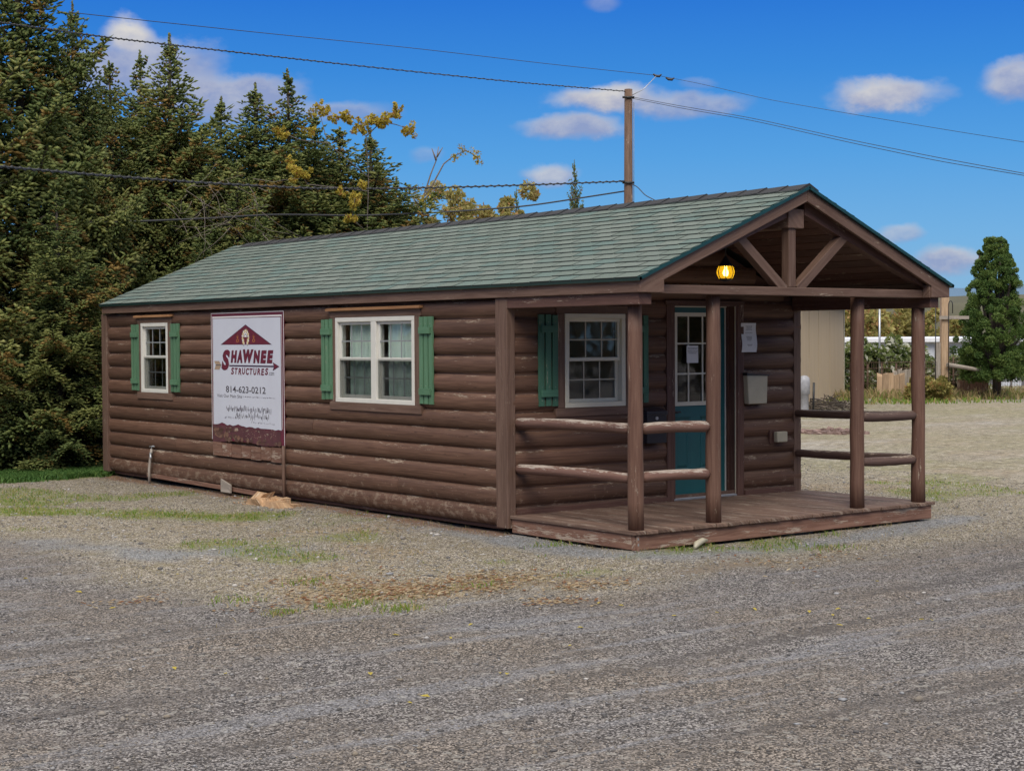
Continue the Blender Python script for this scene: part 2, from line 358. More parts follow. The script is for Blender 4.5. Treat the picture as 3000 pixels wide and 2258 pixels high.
# ------------------------------------------------------------------ ground
def build_ground():
    def axis(lo, hi, step):
        a = list(np.arange(lo, hi, step)); s = step; x = hi; b = []
        while x < 6000: b.append(x); s *= 1.25; x += s
        s = step; x = lo-step; c = []
        while x > -6000: c.append(x); s *= 1.25; x -= s
        return np.array(c[::-1]+a+b)
    xs = axis(-9, 14, .1); ys = axis(-9, 14, .1); X, Y = np.meshgrid(xs, ys, indexing='ij'); x = X.ravel(); y = Y.ravel()
    V = np.stack([x, y, gz(x, y)], 1); nx, ny = len(xs), len(ys)
    i = np.arange(nx-1)[:, None]*ny+np.arange(ny-1)[None, :]; i = i.ravel()
    T = np.stack([i, i+ny, i+ny+1, i+1], 1)
    t = NT('yard_ground'); tc = t.n('TexCoord').outputs['Object']
    A = t.n('Attribute', attribute_name='zoneA'); B = t.n('Attribute', attribute_name='zoneB')
    sa = t.n('SeparateColor'); t.set(sa.inputs[0], A.outputs[0]); sb = t.n('SeparateColor'); t.set(sb.inputs[0], B.outputs[0])
    lane, green, blue = sa.outputs; dirt, red, leaf = sb.outputs
    v = t.n('TexVoronoi', {'Scale': 98., 'Vector': tc}); vs = t.n('SeparateColor'); t.set(vs.inputs[0], v.outputs['Color'])
    v2 = t.n('TexVoronoi', {'Scale': 24., 'Vector': tc}); vs2 = t.n('SeparateColor'); t.set(vs2.inputs[0], v2.outputs['Color'])
    big = t.noise(tc, .7, 5, .6); mid = t.noise(tc, 5, 5, .65); fine = t.noise(tc, 40, 4, .7)
    sx0 = t.n('SeparateXYZ'); t.set(sx0.inputs[0], tc); xp = t.math('MAXIMUM', sx0.outputs[0], -1.)
    bend = t.n('CombineXYZ'); t.set(bend.inputs[0], sx0.outputs[0]); t.set(bend.inputs[1], t.math('SUBTRACT', sx0.outputs[1], t.math('MULTIPLY', t.math('MULTIPLY', xp, xp), .022)))
    trk = t.noise(t.scale(bend.outputs[0], .2, 2.7), 1, 5, .6, .25)
    def stones(lo, md, hi, f=vs.outputs[0]):
        r = t.n('ValToRGB'); e = r.color_ramp.elements; e[0].color = lo; e[1].color = hi; e[0].position = .12; e[1].position = .95; q = e.new(.55); q.color = md; t.set(r.inputs[0], f); return r.outputs[0]
    pale = stones((.075, .06, .043, 1), (.215, .178, .128, 1), (.62, .56, .47, 1))
    dark = stones((.03, .027, .026, 1), (.11, .1, .094, 1), (.44, .41, .385, 1))
    brown = stones((.04, .034, .028, 1), (.13, .11, .09, 1), (.43, .37, .31, 1), vs.outputs[1])
    grey = stones((.1, .105, .11, 1), (.19, .195, .205, 1), (.42, .43, .45, 1), vs.outputs[2])
    c = pale
    c = t.mix(t.math('MULTIPLY', t.sstep(mid, .42, .68), .6), c, stones((.1, .085, .045, 1), (.19, .16, .08, 1), (.33, .27, .17, 1), vs.outputs[1]))
    c = t.mix(t.math('MULTIPLY', blue, .85), c, grey)
    c = t.mix(t.math('MULTIPLY', leaf, t.sstep(mid, .3, .6)), c, stones((.13, .09, .055, 1), (.27, .2, .125, 1), (.5, .4, .28, 1), vs2.outputs[1]))
    gcol = t.mix(fine, (.09, .12, .02, 1), (.24, .26, .06, 1))
    c = t.mix(t.math('MULTIPLY', green, t.sstep(t.noise(tc, 12, 5, .7), .3, .55)), c, gcol)
    lc = t.mix(t.sstep(big, .38, .66), dark, brown)
    lc = t.mix(t.math('MULTIPLY', t.sstep(trk, .52, .64), .6), lc, stones((.1, .1, .104, 1), (.19, .192, .2, 1), (.42, .42, .44, 1), vs.outputs[2]))
    lc = t.mix(t.math('MULTIPLY', t.sstep(trk, .46, .34), .55), lc, t.mix(fine, (.06, .052, .047, 1), (.11, .098, .09, 1)))
    sxp = t.n('SeparateXYZ'); t.set(sxp.inputs[0], tc)
    c = t.mix(t.math('MULTIPLY', t.sstep(sxp.outputs[0], 5.5, 13), .42), c, t.mix(mid, (.24, .2, .14, 1), (.5, .44, .35, 1)))
    fp = t.noise(t.scale(tc, .22, .5), 1, 6, .65); c = t.mix(t.math('MULTIPLY', t.math('MULTIPLY', t.sstep(fp, .48, .6), t.sstep(sxp.outputs[0], 6, 12)), .28), c, t.mix(mid, (.13, .14, .04, 1), (.3, .27, .11, 1)))
    c = t.mix(t.math('MULTIPLY', t.math('MULTIPLY', t.sstep(fp, .46, .36), t.sstep(sxp.outputs[0], 6, 12)), .6), c, t.mix(mid, (.26, .24, .22, 1), (.5, .475, .45, 1)))
    cl_ = t.noise(tc, 7, 6, .85); c = t.mix(t.math('MULTIPLY', t.sstep(sxp.outputs[0], 4.5, 9), t.sstep(cl_, .5, .36)), c, (.13, .115, .085, 1)); c = t.mix(t.math('MULTIPLY', t.math('MULTIPLY', t.sstep(sxp.outputs[0], 4.5, 9), t.sstep(cl_, .53, .64)), .75), c, (.56, .51, .43, 1))
    lc = t.mix(1, lc, (.98, .97, .99, 1), 'MULTIPLY')
    c = t.mix(lane, c, lc)
    c = t.mix(t.math('MULTIPLY', dirt, .8), c, t.mix(fine, (.15, .115, .08, 1), (.26, .205, .15, 1)))
    c = t.mix(t.math('MULTIPLY', red, .8), c, t.mix(mid, (.13, .06, .035, 1), (.24, .13, .08, 1)))
    # the odd pale or dark bigger stone
    c = t.mix(t.math('MULTIPLY', t.sstep(vs2.outputs[0], .93, .97), .5), c, (.36, .34, .31, 1))
    t.base(c); t.p(Roughness=.95); t.b.inputs['Specular IOR Level'].default_value = .2
    h = t.math('ADD', t.math('MULTIPLY', v.outputs['Distance'], -1.), t.math('ADD', t.math('MULTIPLY', vs.outputs[1], .6), fine))
    t.bump(h, .8, .012)
    o = np_mesh('ground', V, T, t.m, np.zeros((len(T), 2))); me = o.data
    for nm, cols in (('zoneA', (z_lane, z_green, z_blue)), ('zoneB', (z_dirt, z_red, z_leaf))):
        a = me.attributes.new(nm, 'FLOAT_COLOR', 'POINT'); d = np.ones((len(V), 4), np.float32)
        for k, f in enumerate(cols): d[:, k] = f(x, y)
        a.data.foreach_set('color', d.ravel())
    me.polygons.foreach_set('use_smooth', np.ones(len(T), bool))
    tag(o, 'gravel and sparse grass yard with a dark worn gravel lane', 'ground', kind='structure')
build_ground()
def inview(x, y, mx=250, my=150):
    d = np.stack([x, y, np.full_like(x, -.2)], 1)-CAM; z = d@AF
    px = 1500+FPX*(d@AR)/z; py = 1128.7-FPX*(d@AU)/z
    return (z > 2) & (px > -mx) & (px < 3000+mx) & (py < 2258+my)
def outside(x, y, pad=.0):     # not under the cabin or the deck
    return ~((x > -pad) & (x < 4.1+pad) & (y > -1.85-pad) & (y < 9.45+pad))

def scatter_stones(n):
    x = rng.uniform(-8.5, 9, n*3); y = rng.uniform(-9, 11, n*3)
    # denser close to the lane where single stones can be made out
    keep = inview(x, y) & outside(x, y) & (rng.random(n*3) < 1/(1+(np.hypot(x-CAM[0], y-CAM[1])/11)**2.2)*1.6)
    x = x[keep][:n]; y = y[keep][:n]; k = len(x)
    ln = z_lane(x, y); s = np.exp(rng.normal(-5.3, .45, k))*(1+.25*(1-ln)); big = rng.random(k) < .012; s[big] *= 2.1
    base = np.array([(1, 0, 0), (-1, 0, 0), (0, 1, 0), (0, -1, 0), (0, 0, .75), (0, 0, -.6), (.6, .6, .4), (-.6, .6, .4), (-.6, -.6, .4), (.6, -.6, .4)])
    from_f = np.array([(4, 0, 6), (4, 6, 2), (4, 2, 7), (4, 7, 1), (4, 1, 8), (4, 8, 3), (4, 3, 9), (4, 9, 0), (0, 5, 2), (2, 5, 1), (1, 5, 3), (3, 5, 0), (0, 2, 6), (2, 1, 7), (1, 3, 8), (3, 0, 9)])
    P = base[None]*(1+rng.normal(0, .16, (k, 10, 3)))*np.array([1, 1, 1]); asp = rng.uniform(.6, 1.2, (k, 1, 3)); asp[:, :, 2] *= .75; P *= asp
    a = rng.uniform(0, 6.28, k); ca, sa = np.cos(a)[:, None], np.sin(a)[:, None]
    V = np.stack([P[:, :, 0]*ca-P[:, :, 1]*sa, P[:, :, 0]*sa+P[:, :, 1]*ca, P[:, :, 2]], 2)*s[:, None, None]
    V += np.stack([x, y, gz(x, y)+s*.15], 1)[:, None, :]
    T = (from_f[None]+10*np.arange(k)[:, None, None]).reshape(-1, 3)
    r = np.clip(rng.beta(1.15, 1.8, k)+.14*(1-ln)-.14*ln+.1*z_blue(x, y), 0, 1); r[big] = np.clip(r[big]+.25, 0, 1)
    rn = np.repeat(np.stack([r, rng.random(k)], 1), 16, axis=0)
    o = np_mesh('gravel', V.reshape(-1, 3), T, STONE, rn); tag(o, 'loose grey and tan gravel strewn over the yard', 'gravel', kind='stuff')
scatter_stones(85000)

def blades(name, x, y, hmin, hmax, w, mat, label, lean=.5):
    k = len(x); h = rng.uniform(hmin, hmax, k); a = rng.uniform(0, 6.28, k); dx, dy = np.cos(a), np.sin(a); z = gz(x, y)
    b = rng.uniform(.1, lean, k)*h; a2 = rng.uniform(0, 6.28, k); bx, by = np.cos(a2)*b, np.sin(a2)*b; ww = w*rng.uniform(.6, 1.3, k)
    V = np.stack([np.stack([x-dx*ww, y-dy*ww, z-.005], 1), np.stack([x+dx*ww, y+dy*ww, z-.005], 1),
                  np.stack([x+bx*.4+dx*ww*.8, y+by*.4+dy*ww*.8, z+h*.6], 1), np.stack([x+bx*.4-dx*ww*.8, y+by*.4-dy*ww*.8, z+h*.6], 1),
                  np.stack([x+bx*1.4, y+by*1.4, z+h*.9], 1)], 1)
    T = np.array([(0, 1, 2), (0, 2, 3), (3, 2, 4)])[None]+5*np.arange(k)[:, None, None]
    cl = fbm(x*1.7, y*1.7); rn = np.repeat(np.stack([np.clip(rng.random(k)*.7+cl*.4, 0, 1), rng.random(k)], 1), 3, axis=0)
    o = np_mesh(name, V.reshape(-1, 3), T.reshape(-1, 3), mat, rn); return tag(o, label, 'grass', kind='stuff')
def sample(n, f, box_, thr=0.):
    x = rng.uniform(box_[0], box_[1], n); y = rng.uniform(box_[2], box_[3], n)
    k = (rng.random(n) < f(x, y)-thr) & inview(x, y) & outside(x, y, .02); return x[k], y[k]
x, y = sample(230000, lambda x, y: z_green(x, y)**1.3*ss(fbm(x*5, y*5), .3, .52)*(1-z_lane(x, y)), (-5, 8, -3, 11.5))
lush = np.hypot((x+.75)/1.5, (y-9.75)/.75) < 1
blades('grass', x[~lush], y[~lush], .012, .045, .004, GRASSM, 'short patchy green grass among the pale gravel', 1.2)
x2, y2 = sample(60000, lambda x, y: ss(1.05-np.hypot((x+.75)/1.6, (y-9.8)/.85)+(fbm(x*2.2, y*2.2)-.5)*1.1, 0, .5), (-2.8, .8, 8.5, 10.9))
WEED = foliage('low_green_weeds', [(.045, .11, .025, 1), (.08, .17, .04, 1), (.15, .24, .06, 1)])
blades('grass', x2, y2, .02, .1, .012, WEED, 'lush bright green weeds below the spruces by the far corner', 1.1)
def f_dry(x, y):
    return (z_leaf(x, y)*.5+.5*ss(.35-dpoly(x, y, [(-3.2, -2.5), (-2.2, -2.55), (-1.4, -2.4)]), 0, .3)+.12*ss(fbm(x*2.2, y*2.2), .5, .7))*(1-z_lane(x, y)*.9)
x, y = sample(90000, f_dry, (-5, 6, -3.3, 10))
e = rng.uniform(0, 5.7, 420); ex = np.where(e < 1.75, 0-.03, e-1.75); ey = np.where(e < 1.75, -e, -1.87); ex += rng.normal(0, .03, 420); ey -= np.abs(rng.normal(0, .03, 420))
k = rng.random(420) < ss(fbm(ex*3, ey*3), .42, .6); 
blades('dry_grass', np.r_[x, ex[k]-.04*(ex[k] < 0)], np.r_[y, ey[k]], .01, .05, .0022, DRYM, 'straw coloured dry grass and stalks at the lane edge', 1.4)
q = ss(fbm(ex*3, ey*3), .5, .6) > .5
def leaves_at(x, y, size):
    k = len(x); a = rng.uniform(0, 6.28, k); s = size*rng.uniform(.6, 1.4, k); t1 = rng.normal(0, .35, k); cur = rng.uniform(.1, .5, k)
    P = np.array([(-1, 0, 0), (-.3, .45, 1), (.45, .38, .6), (1, 0, .1), (.45, -.38, .6), (-.3, -.45, 1), (0, 0, -.1)])
    ca, sa = np.cos(a)[:, None], np.sin(a)[:, None]
    X = (P[:, 0]*ca-P[:, 1]*sa)*s[:, None]; Y = (P[:, 0]*sa+P[:, 1]*ca)*s[:, None]; Z = P[:, 2]*cur[:, None]*s[:, None]*.6+X*np.sin(t1)[:, None]*.5
    Z -= Z.min(axis=1, keepdims=True)
    V = np.stack([X+x[:, None], Y+y[:, None], Z+gz(x, y)[:, None]+.006], 2)
    T = np.array([(6, 0, 5), (6, 5, 4), (6, 4, 3), (6, 3, 2), (6, 2, 1), (6, 1, 0)])[None]+7*np.arange(k)[:, None, None]
    return V.reshape(-1, 3), T.reshape(-1, 3), np.repeat(np.stack([rng.random(k), rng.random(k)], 1), 6, axis=0)
x, y = sample(26000, lambda x, y: (z_leaf(x, y)**1.5*.55+.025)*(1-z_lane(x, y)*.93), (-5, 6, -4, 10))
V, T, rn = leaves_at(x, y, .013)
tag(np_mesh('leaf_litter', V, T, LEAFM, rn), 'brown and tan leaf litter scattered over the gravel', 'leaf litter', kind='stuff')
tx, ty = [], []
for px, py, r_, n_ in ((820, 1795, .07, 260), (1180, 1782, .1, 420), (1010, 1772, .12, 420), (905, 1702, .1, 200), (700, 1756, .14, 260), (1620, 1600, .12, 240), (1400, 1712, .09, 160), (2040, 1600, .12, 260), (2420, 1605, .16, 420), (2430, 1570, .08, 120), (1990, 1617, .05, 160)):
    d = AF+AR*(px-1500)/FPX+AU*(1128.7-py)/FPX; P = CAM+d*((-.2-CAM[2])/d[2]); n_ = n_//3; tx.append(P[0]+rng.normal(0, r_*1.1, n_)); ty.append(P[1]+rng.normal(0, r_*.7, n_))
blades('grass', np.concatenate(tx), np.concatenate(ty), .015, .06, .004, GRASSM, 'small bright green grass tufts along the edge of the lane', 1.1)
tx, ty = [], []
for px, py, r_, n_ in ((1080, 1725, .22, 420), (1190, 1735, .16, 260), (1440, 1720, .1, 90), (1620, 1758, .1, 110), (1700, 1712, .16, 160), (1470, 1690, .2, 260), (880, 1765, .2, 160), (2330, 1640, .25, 60), (1300, 1700, .2, 160), (1000, 1690, .3, 200), (390, 1755, .12, 60)):
    d = AF+AR*(px-1500)/FPX+AU*(1128.7-py)/FPX; P = CAM+d*((-.2-CAM[2])/d[2]); tx.append(P[0]+rng.normal(0, r_*1.4, n_)); ty.append(P[1]+rng.normal(0, r_, n_))
V, T, rn = leaves_at(np.concatenate(tx), np.concatenate(ty), .022)
tag(np_mesh('leaf_litter', V, T, LEAFM, rn), 'drifts of curled tan leaves along the lane edge', 'leaf litter', kind='stuff')
def loose_leaves():
    pix = [(520, 1680), (1700, 1835), (2375, 1660), (2570, 1700), (2455, 1785), (2440, 1800), (2370, 1790), (2545, 1810), (1975, 1800), (1465, 1972), (1486, 1975), (1245, 2040), (1200, 2058),
           (2700, 1810), (2730, 1812), (1380, 1830), (1085, 1973), (1160, 1862), (1320, 1870), (75, 1690), (330, 1780), (510, 1955), (230, 1730), (660, 1970), (2100, 1790), (1755, 1762), (1820, 1768), (2460, 1828), (1670, 1885), (2210, 1782)]
    src = None
    for px, py in pix:
        d = AF+AR*(px-1500)/FPX+AU*(1128.7-py)/FPX; P = CAM+d*((-.2-CAM[2])/d[2])
        if src is None:
            V, T, rn = leaves_at(np.array([0.]), np.array([0.]), .026); V -= np.array([0, 0, gz(np.array([0.]), np.array([0.]))[0]])
            src = np_mesh('fallen_leaf', V, T, YELLOW, np.tile([.8, .3], (len(T), 1)), None, (0, 0, 0)); o = src
        else:
            o = src.copy(); COL.objects.link(o)
        o.location = (P[0], P[1], float(gz(P[0], P[1]))+.004); o.rotation_euler = (random.uniform(-.2, .2), random.uniform(-.2, .2), random.uniform(0, 6.28)); s = random.uniform(.55, 1.15); o.scale = (s, s, s)
        tag(o, 'single yellow fallen leaf lying on the dark gravel lane', 'leaf', 'yellow leaves fallen on the lane')
loose_leaves()

# ------------------------------------------------------------------ cabin
W, L, D = 4.06, 9.43, 1.83
ZR, PITCH = 3.13, .4167
cabin = thing('log_cabin', 'single storey brown log cabin office with green shingle roof and open front porch', 'building', (0, 0, -.2))
H_ = .1845; Z0 = -.115
def logpiece(mb, F, u0, u1, z0, z1, rn):
    n = 10; hh = z1-z0; dep = .048
    prof = []
    for i in range(n+1):
        t = i/n; prof.append((z0+hh*t, dep*(max(0, 1-abs(2*t-1)**2.1))**.55+.001))
    o1, o2 = random.random()*60, random.random()*60
    ns = max(1, int((u1-u0)/.6)); us = np.linspace(u0, u1, ns+1); wob = [random.gauss(0, .0022) for _ in us]
    for a in range(ns):
        for i in range(n):
            (za, da), (zb, db) = prof[i], prof[i+1]
            k0 = wob[a]*(i > 0); k1 = wob[a+1]*(i > 0); k2 = wob[a+1]*(i < n-1); k3 = wob[a]*(i < n-1)
            mb.poly([F(us[a], da+k0, za), F(us[a+1], da+k1, za), F(us[a+1], db+k2, zb), F(us[a], db+k3, zb)], LOG,
                    [(o1+us[a], o2+i*.028), (o1+us[a+1], o2+i*.028), (o1+us[a+1], o2+(i+1)*.028), (o1+us[a], o2+(i+1)*.028)], rn, True)
    for u in (u0, u1):
        mb.poly([F(u, d, z) for z, d in prof]+[F(u, 0, z1), F(u, 0, z0)][:0], LOG, [(o1+z, o2+d) for z, d in prof], rn)
def wall(name, F, length, openings, courses=12, gable=False, ztop=2.1):
    mb = MB()
    for k in range(courses+(5 if gable else 0)):
        z0 = Z0+k*H_; z1 = z0+H_
        a, b = .0, length
        if gable and k >= courses:
            half = (3.02-z1)/PITCH
            if half < .12: break
            a, b = length/2-half, length/2+half
        segs = [(a, b)]
        for (u0, u1, w0, w1) in openings:
            if min(z1, w1)-max(z0, w0) > .025:
                segs = [q for s in segs for q in ((s[0], min(s[1], u0)), (max(s[0], u1), s[1])) if q[1]-q[0] > .02]
        for s in segs:
            cut = [s[0]]
            if s[1]-s[0] > 3.5:
                cut.append(random.uniform(s[0]+1.2, s[1]-1.2))
            cut.append(s[1])
            for p, q in zip(cut[:-1], cut[1:]):
                logpiece(mb, F, p+.0012, q-.0012, z0, z1, (random.random(), random.random()))
    us = sorted({0., length}|{u for o in openings for u in o[:2]})
    for u0, u1 in zip(us[:-1], us[1:]):
        zs = [(Z0+.003, ztop)]
        for (a, b, w0, w1) in openings:
            if a <= u0+1e-6 and b >= u1-1e-6: zs = [q for s in zs for q in ((s[0], min(s[1], w0)), (max(s[0], w1), s[1])) if q[1]-q[0] > .005]
        for z0, z1 in zs:
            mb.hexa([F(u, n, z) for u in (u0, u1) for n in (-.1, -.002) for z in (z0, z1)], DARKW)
    if gable:
        A = [F(.02, -.1, ztop), F(length-.02, -.1, ztop), F(length/2, -.1, 3.03)]; d = F(0, -.002, 0)-F(0, -.1, 0)
        mb.prism(A, d, DARKW)
    return mb.build(name, cabin)
Fside = lambda u, n, z: np.array([-n, u, z])
Ffront = lambda u, n, z: np.array([u, -n, z])
Fright = lambda u, n, z: np.array([W-.05+n, u, z])
Fback = lambda u, n, z: np.array([u, L+n, z])
SMALLW = (7.385, 8.205, 1.02, 1.955); DBLW = (1.56, 3.13, 1.02, 1.955); FRW = (.65, 1.443, 1.02, 1.955); DOOR = (2.125, 3.05, .02, 2.06)
inn = lambda o: (o[0]+.015, o[1]-.015, o[2]+.015, o[3]-.015)
wall('wall', Fside, L, [inn(SMALLW), inn(DBLW)])
wall('wall', Ffront, W, [inn(FRW), DOOR], gable=True)
wall('wall', Fright, L, [])
wall('wall', Fback, W, [], gable=True)
mb = MB(); mb.box(.11, W-.11, .11, L-.11, -.1, -.02, ROOMM); mb.box(.11, W-.11, .11, L-.11, 2.2, 2.23, ROOMM); mb.box(1.9, 2.0, .11, L-.11, -.02, 2.2, ROOMM); mb.build('room_lining', cabin)
# corner boards
for (x0, x1, y0, y1) in ((-.07, .028, -.052, .135), (-.07, .04, L-.11, L+.06), (W-.115, W-.003, -.052, .1), (W-.09, W+.02, L-.11, L+.06)):
    mb = MB(); mb.box(x0, x1, y0, y1, -.128, 2.098, TRIM); mb.build('corner_board', cabin, bevel=.005)
# base board just above the soil on the long side, loosened towards the far end
mb = MB(); mb.box(.03, .06, .14, L-.12, -.16, -.117, DARKW, 1); mb.build('sill_plate', cabin)
mb = MB(); mb.beam((-.055, 8.05, -.1), (-.06, 4.75, -.142), .022, .05, SKIRT, (1, 0, 0)); mb.build('loose_base_trim', cabin, label='weathered strip of loose base trim')

def window(F, o, double, mat, cap, glassm, screen=True, front=False):
    u0, u1, z0, z1 = o; B = lambda: MB(lambda p: F(*p))
    b = B(); ft = .048; n0, n1 = -.05, .064
    b.box(u0, u1, n0, n1, z1-ft, z1, mat); b.box(u0, u1, n0, n1, z0, z0+ft, mat)
    b.box(u0, u0+ft, n0, n1-.001, z0+ft, z1-ft, mat); b.box(u1-ft, u1, n0, n1-.001, z0+ft, z1-ft, mat)
    cells = [(u0+ft, u1-ft)]
    if double:
        mid = (u0+u1)/2; b.box(mid-.05, mid+.05, n0, n1-.002, z0+ft, z1-ft, mat); cells = [(u0+ft, mid-.05), (mid+.05, u1-ft)]
    fr = b.build('window', cabin, bevel=.004)
    zm = z0+(z1-z0)*.515; gm = GRILLE_T if front else GRILLE_G
    for ci, (a, c) in enumerate(cells):
        # upper sash (outer) and lower sash (inner)
        for (s0, s1, n, w) in ((zm-.02, z1-ft, .018, .032), (z0+ft, zm+.018, -.014, .036)):
            b = B()
            b.box(a, c, n-.014, n+.014, s1-w, s1, mat); b.box(a, c, n-.014, n+.014, s0, s0+w, mat)
            b.box(a, a+w, n-.013, n+.013, s0+w, s1-w, mat); b.box(c-w, c, n-.013, n+.013, s0+w, s1-w, mat)
            sash = b.build('sash', fr, bevel=.003)
            b = B(); ga, gc, g0, g1 = a+w, c-w, s0+w, s1-w
            b.box(ga, gc, n-.003, n+.003, g0, g1, glassm); b.build('pane', fr)
            b = B(); t = .0075
            for i in (1, 2):
                q = ga+(gc-ga)*i/3; b.box(q-t, q+t, n+.004, n+.009, g0, g1, gm)
            q = (g0+g1)/2; b.box(ga, gc, n+.0035, n+.0085, q-t, q+t, gm); b.build('grille', fr)
        b = B(); b.box(a, c, .03, .034, z0+ft, zm-.0, SCREEN)
        if screen: b.build('insect_screen', fr)
    b = B(); cw = .1 if not front else .095; n = .058
    b.box(u0-cw, u0-.002, 0, n, z0-.0, z1+.0, TRIM); b.box(u1+.002, u1+cw, 0, n, z0, z1, TRIM)
    b.box(u0-cw-.015, u1+cw+.015, 0, n+.002, z1+.002, z1+.08, TRIM); b.build('casing', fr, bevel=.004)
    b = B(); b.box(u0-cw-.025, u1+cw+.025, 0, n+.008, z0-.088, z0-.002, TRIM); b.build('sill', fr, bevel=.004)
    if cap:
        b = B(); b.hexa([(u, nn, z) for u in (u0-cw-.05, u1+cw+.05) for nn, z in ((0, 2.045), (0, 2.075), (.1, 2.032), (.1, 2.056))], CAPW); b.build('drip_cap', fr)
    return fr
GRILLE_G = plain('grey_grille', (.23, .24, .24, 1), .5, .05); GRILLE_T = plain('tan_grille', (.36, .33, .25, 1), .5, .05)
w1 = window(Fside, SMALLW, False, VINYL, True, GLASS)
w2 = window(Fside, DBLW, True, VINYL, True, GLASS)
w3 = window(Ffront, FRW, False, CREAM, False, GLASS, False, True)
for ca, cb_ in ((1.61, 2.2), (2.42, 2.98)):
    b = MB(); K = 26
    for i in range(K):
        y0 = ca+(cb_-ca)*i/K; y1 = ca+(cb_-ca)*(i+1)/K; f = lambda j: .056+.014*math.sin(j*1.9)+.006*math.sin(j*.7)
        b.poly([(f(i), y0, 1.08), (f(i+1), y1, 1.08), (f(i+1), y1, 1.9), (f(i), y0, 1.9)], CURT, [(y0, 1.08), (y1, 1.08), (y1, 1.9), (y0, 1.9)], (.5, .5), True)
    b.build('curtain', w2)
GRN2 = wood('shaded_green_paint', (.042, .115, .075, 1), (.058, .14, .092, 1), .02, var=.1, rough=.5, grain=.15)  # darker copy for the front shutters, porch shade put into the colour
def shutter(F, c, GRN=GRN):
    b = MB(lambda p: F(*p)); w = .245; z0, z1 = 1.042, 1.942
    for i in (-1, 0, 1):
        b.box(c+i*.086-.033, c+i*.086+.033, .044, .066, z0+random.uniform(-.004, .004), z1+random.uniform(-.004, .004), GRN, 2)
    for z in (1.17, 1.802): b.box(c-.1, c+.1, .066, .09, z-.034, z+.034, GRN, 0)
    # nail heads
    for z in (1.1, 1.23, 1.87): 
        for i in (-1, 0, 1): b.box(c+i*.084-.003, c+i*.084+.003, .066, .0675, z-.003, z+.003, OLDW)
    b.build('shutter', cabin, bevel=.005)
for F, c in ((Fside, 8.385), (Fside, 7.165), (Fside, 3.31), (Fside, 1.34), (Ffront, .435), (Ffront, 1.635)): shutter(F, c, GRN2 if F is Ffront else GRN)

# door
b = MB()
b.box(2.02, 2.118, -.058, 0, -.0, 2.06, DARKW); b.box(3.056, 3.152, -.058, 0, -.0, 2.06, DARKW); b.box(2.005, 3.165, -.06, 0, 2.062, 2.1, DARKW)
dframe = b.build('door_frame', cabin, bevel=.004)
b = MB(); b.box(2.118, 2.14, -.05, .1, .02, 2.06, DARKW); b.box(3.034, 3.056, -.05, .1, .02, 2.06, DARKW); b.box(2.14, 3.034, -.05, .1, 2.045, 2.06, DARKW)
b.box(3.012, 3.034, .05, .095, .03, 2.045, DARKW); b.build('jamb', dframe)
b = MB(); b.box(3.004, 3.012, .078, .098, .03, 2.045, VINYL); b.box(2.14, 3.012, .066, .078, 2.033, 2.045, VINYL); b.box(3.026, 3.0335, -.049, -.04, .03, 2.045, BEIGE); b.build('weatherstrip', dframe)
b = MB(); b.box(2.12, 3.054, -.05, .12, .0, .026, STEEL); b.build('threshold', dframe, bevel=.004)
gx0, gx1, gz0, gz1 = 2.26, 2.885, 1.0, 1.965
b = MB(); dx0, dx1, dz0, dz1, y0, y1 = 2.142, 3.003, .03, 2.032, .09, .13
b.box(dx0, dx1, y0, y1, dz0, .29, DOORM); b.box(dx0, dx1, y0, y1, .87, gz0, DOORM); b.box(dx0, dx1, y0, y1, gz1, dz1, DOORM)
b.box(dx0, 2.25, y0, y1, .29, .87, DOORM); b.box(2.5, 2.63, y0, y1, .29, .87, DOORM); b.box(2.88, dx1, y0, y1, .29, .87, DOORM)
b.box(dx0, gx0, y0, y1, gz0, gz1, DOORM); b.box(gx1, dx1, y0, y1, gz0, gz1, DOORM)
for a, c in ((2.25, 2.5), (2.63, 2.88)):
    e = .035; yb = y0+.016
    b.poly([(a, y0, .29), (a+e, yb, .29+e), (a+e, yb, .87-e), (a, y0, .87)], DOORM); b.poly([(c, y0, .87), (c-e, yb, .87-e), (c-e, yb, .29+e), (c, y0, .29)], DOORM)
    b.poly([(a, y0, .87), (a+e, yb, .87-e), (c-e, yb, .87-e), (c, y0, .87)], DOORM); b.poly([(c, y0, .29), (c-e, yb, .29+e), (a+e, yb, .29+e), (a, y0, .29)], DOORM)
    e2 = e+.03
    b.poly([(a+e, yb, .29+e), (a+e2, y0+.004, .29+e2), (a+e2, y0+.004, .87-e2), (a+e, yb, .87-e)], DOORM); b.poly([(c-e, yb, .87-e), (c-e2, y0+.004, .87-e2), (c-e2, y0+.004, .29+e2), (c-e, yb, .29+e)], DOORM)
    b.poly([(a+e, yb, .87-e), (a+e2, y0+.004, .87-e2), (c-e2, y0+.004, .87-e2), (c-e, yb, .87-e)], DOORM); b.poly([(c-e, yb, .29+e), (c-e2, y0+.004, .29+e2), (a+e2, y0+.004, .29+e2), (a+e, yb, .29+e)], DOORM)
    b.poly([(a+e2, y0+.004, .29+e2), (c-e2, y0+.004, .29+e2), (c-e2, y0+.004, .87-e2), (a+e2, y0+.004, .87-e2)], DOORM)
door = b.build('door', cabin)
b = MB(); e = .03
b.box(gx0-.012, gx1+.012, .072, .089, gz1-e, gz1+.012, CREAM); b.box(gx0-.012, gx1+.012, .072, .089, gz0-.012, gz0+e, CREAM)
b.box(gx0-.012, gx0+e, .073, .089, gz0+e, gz1-e, CREAM); b.box(gx1-e, gx1+.012, .073, .089, gz0+e, gz1-e, CREAM)
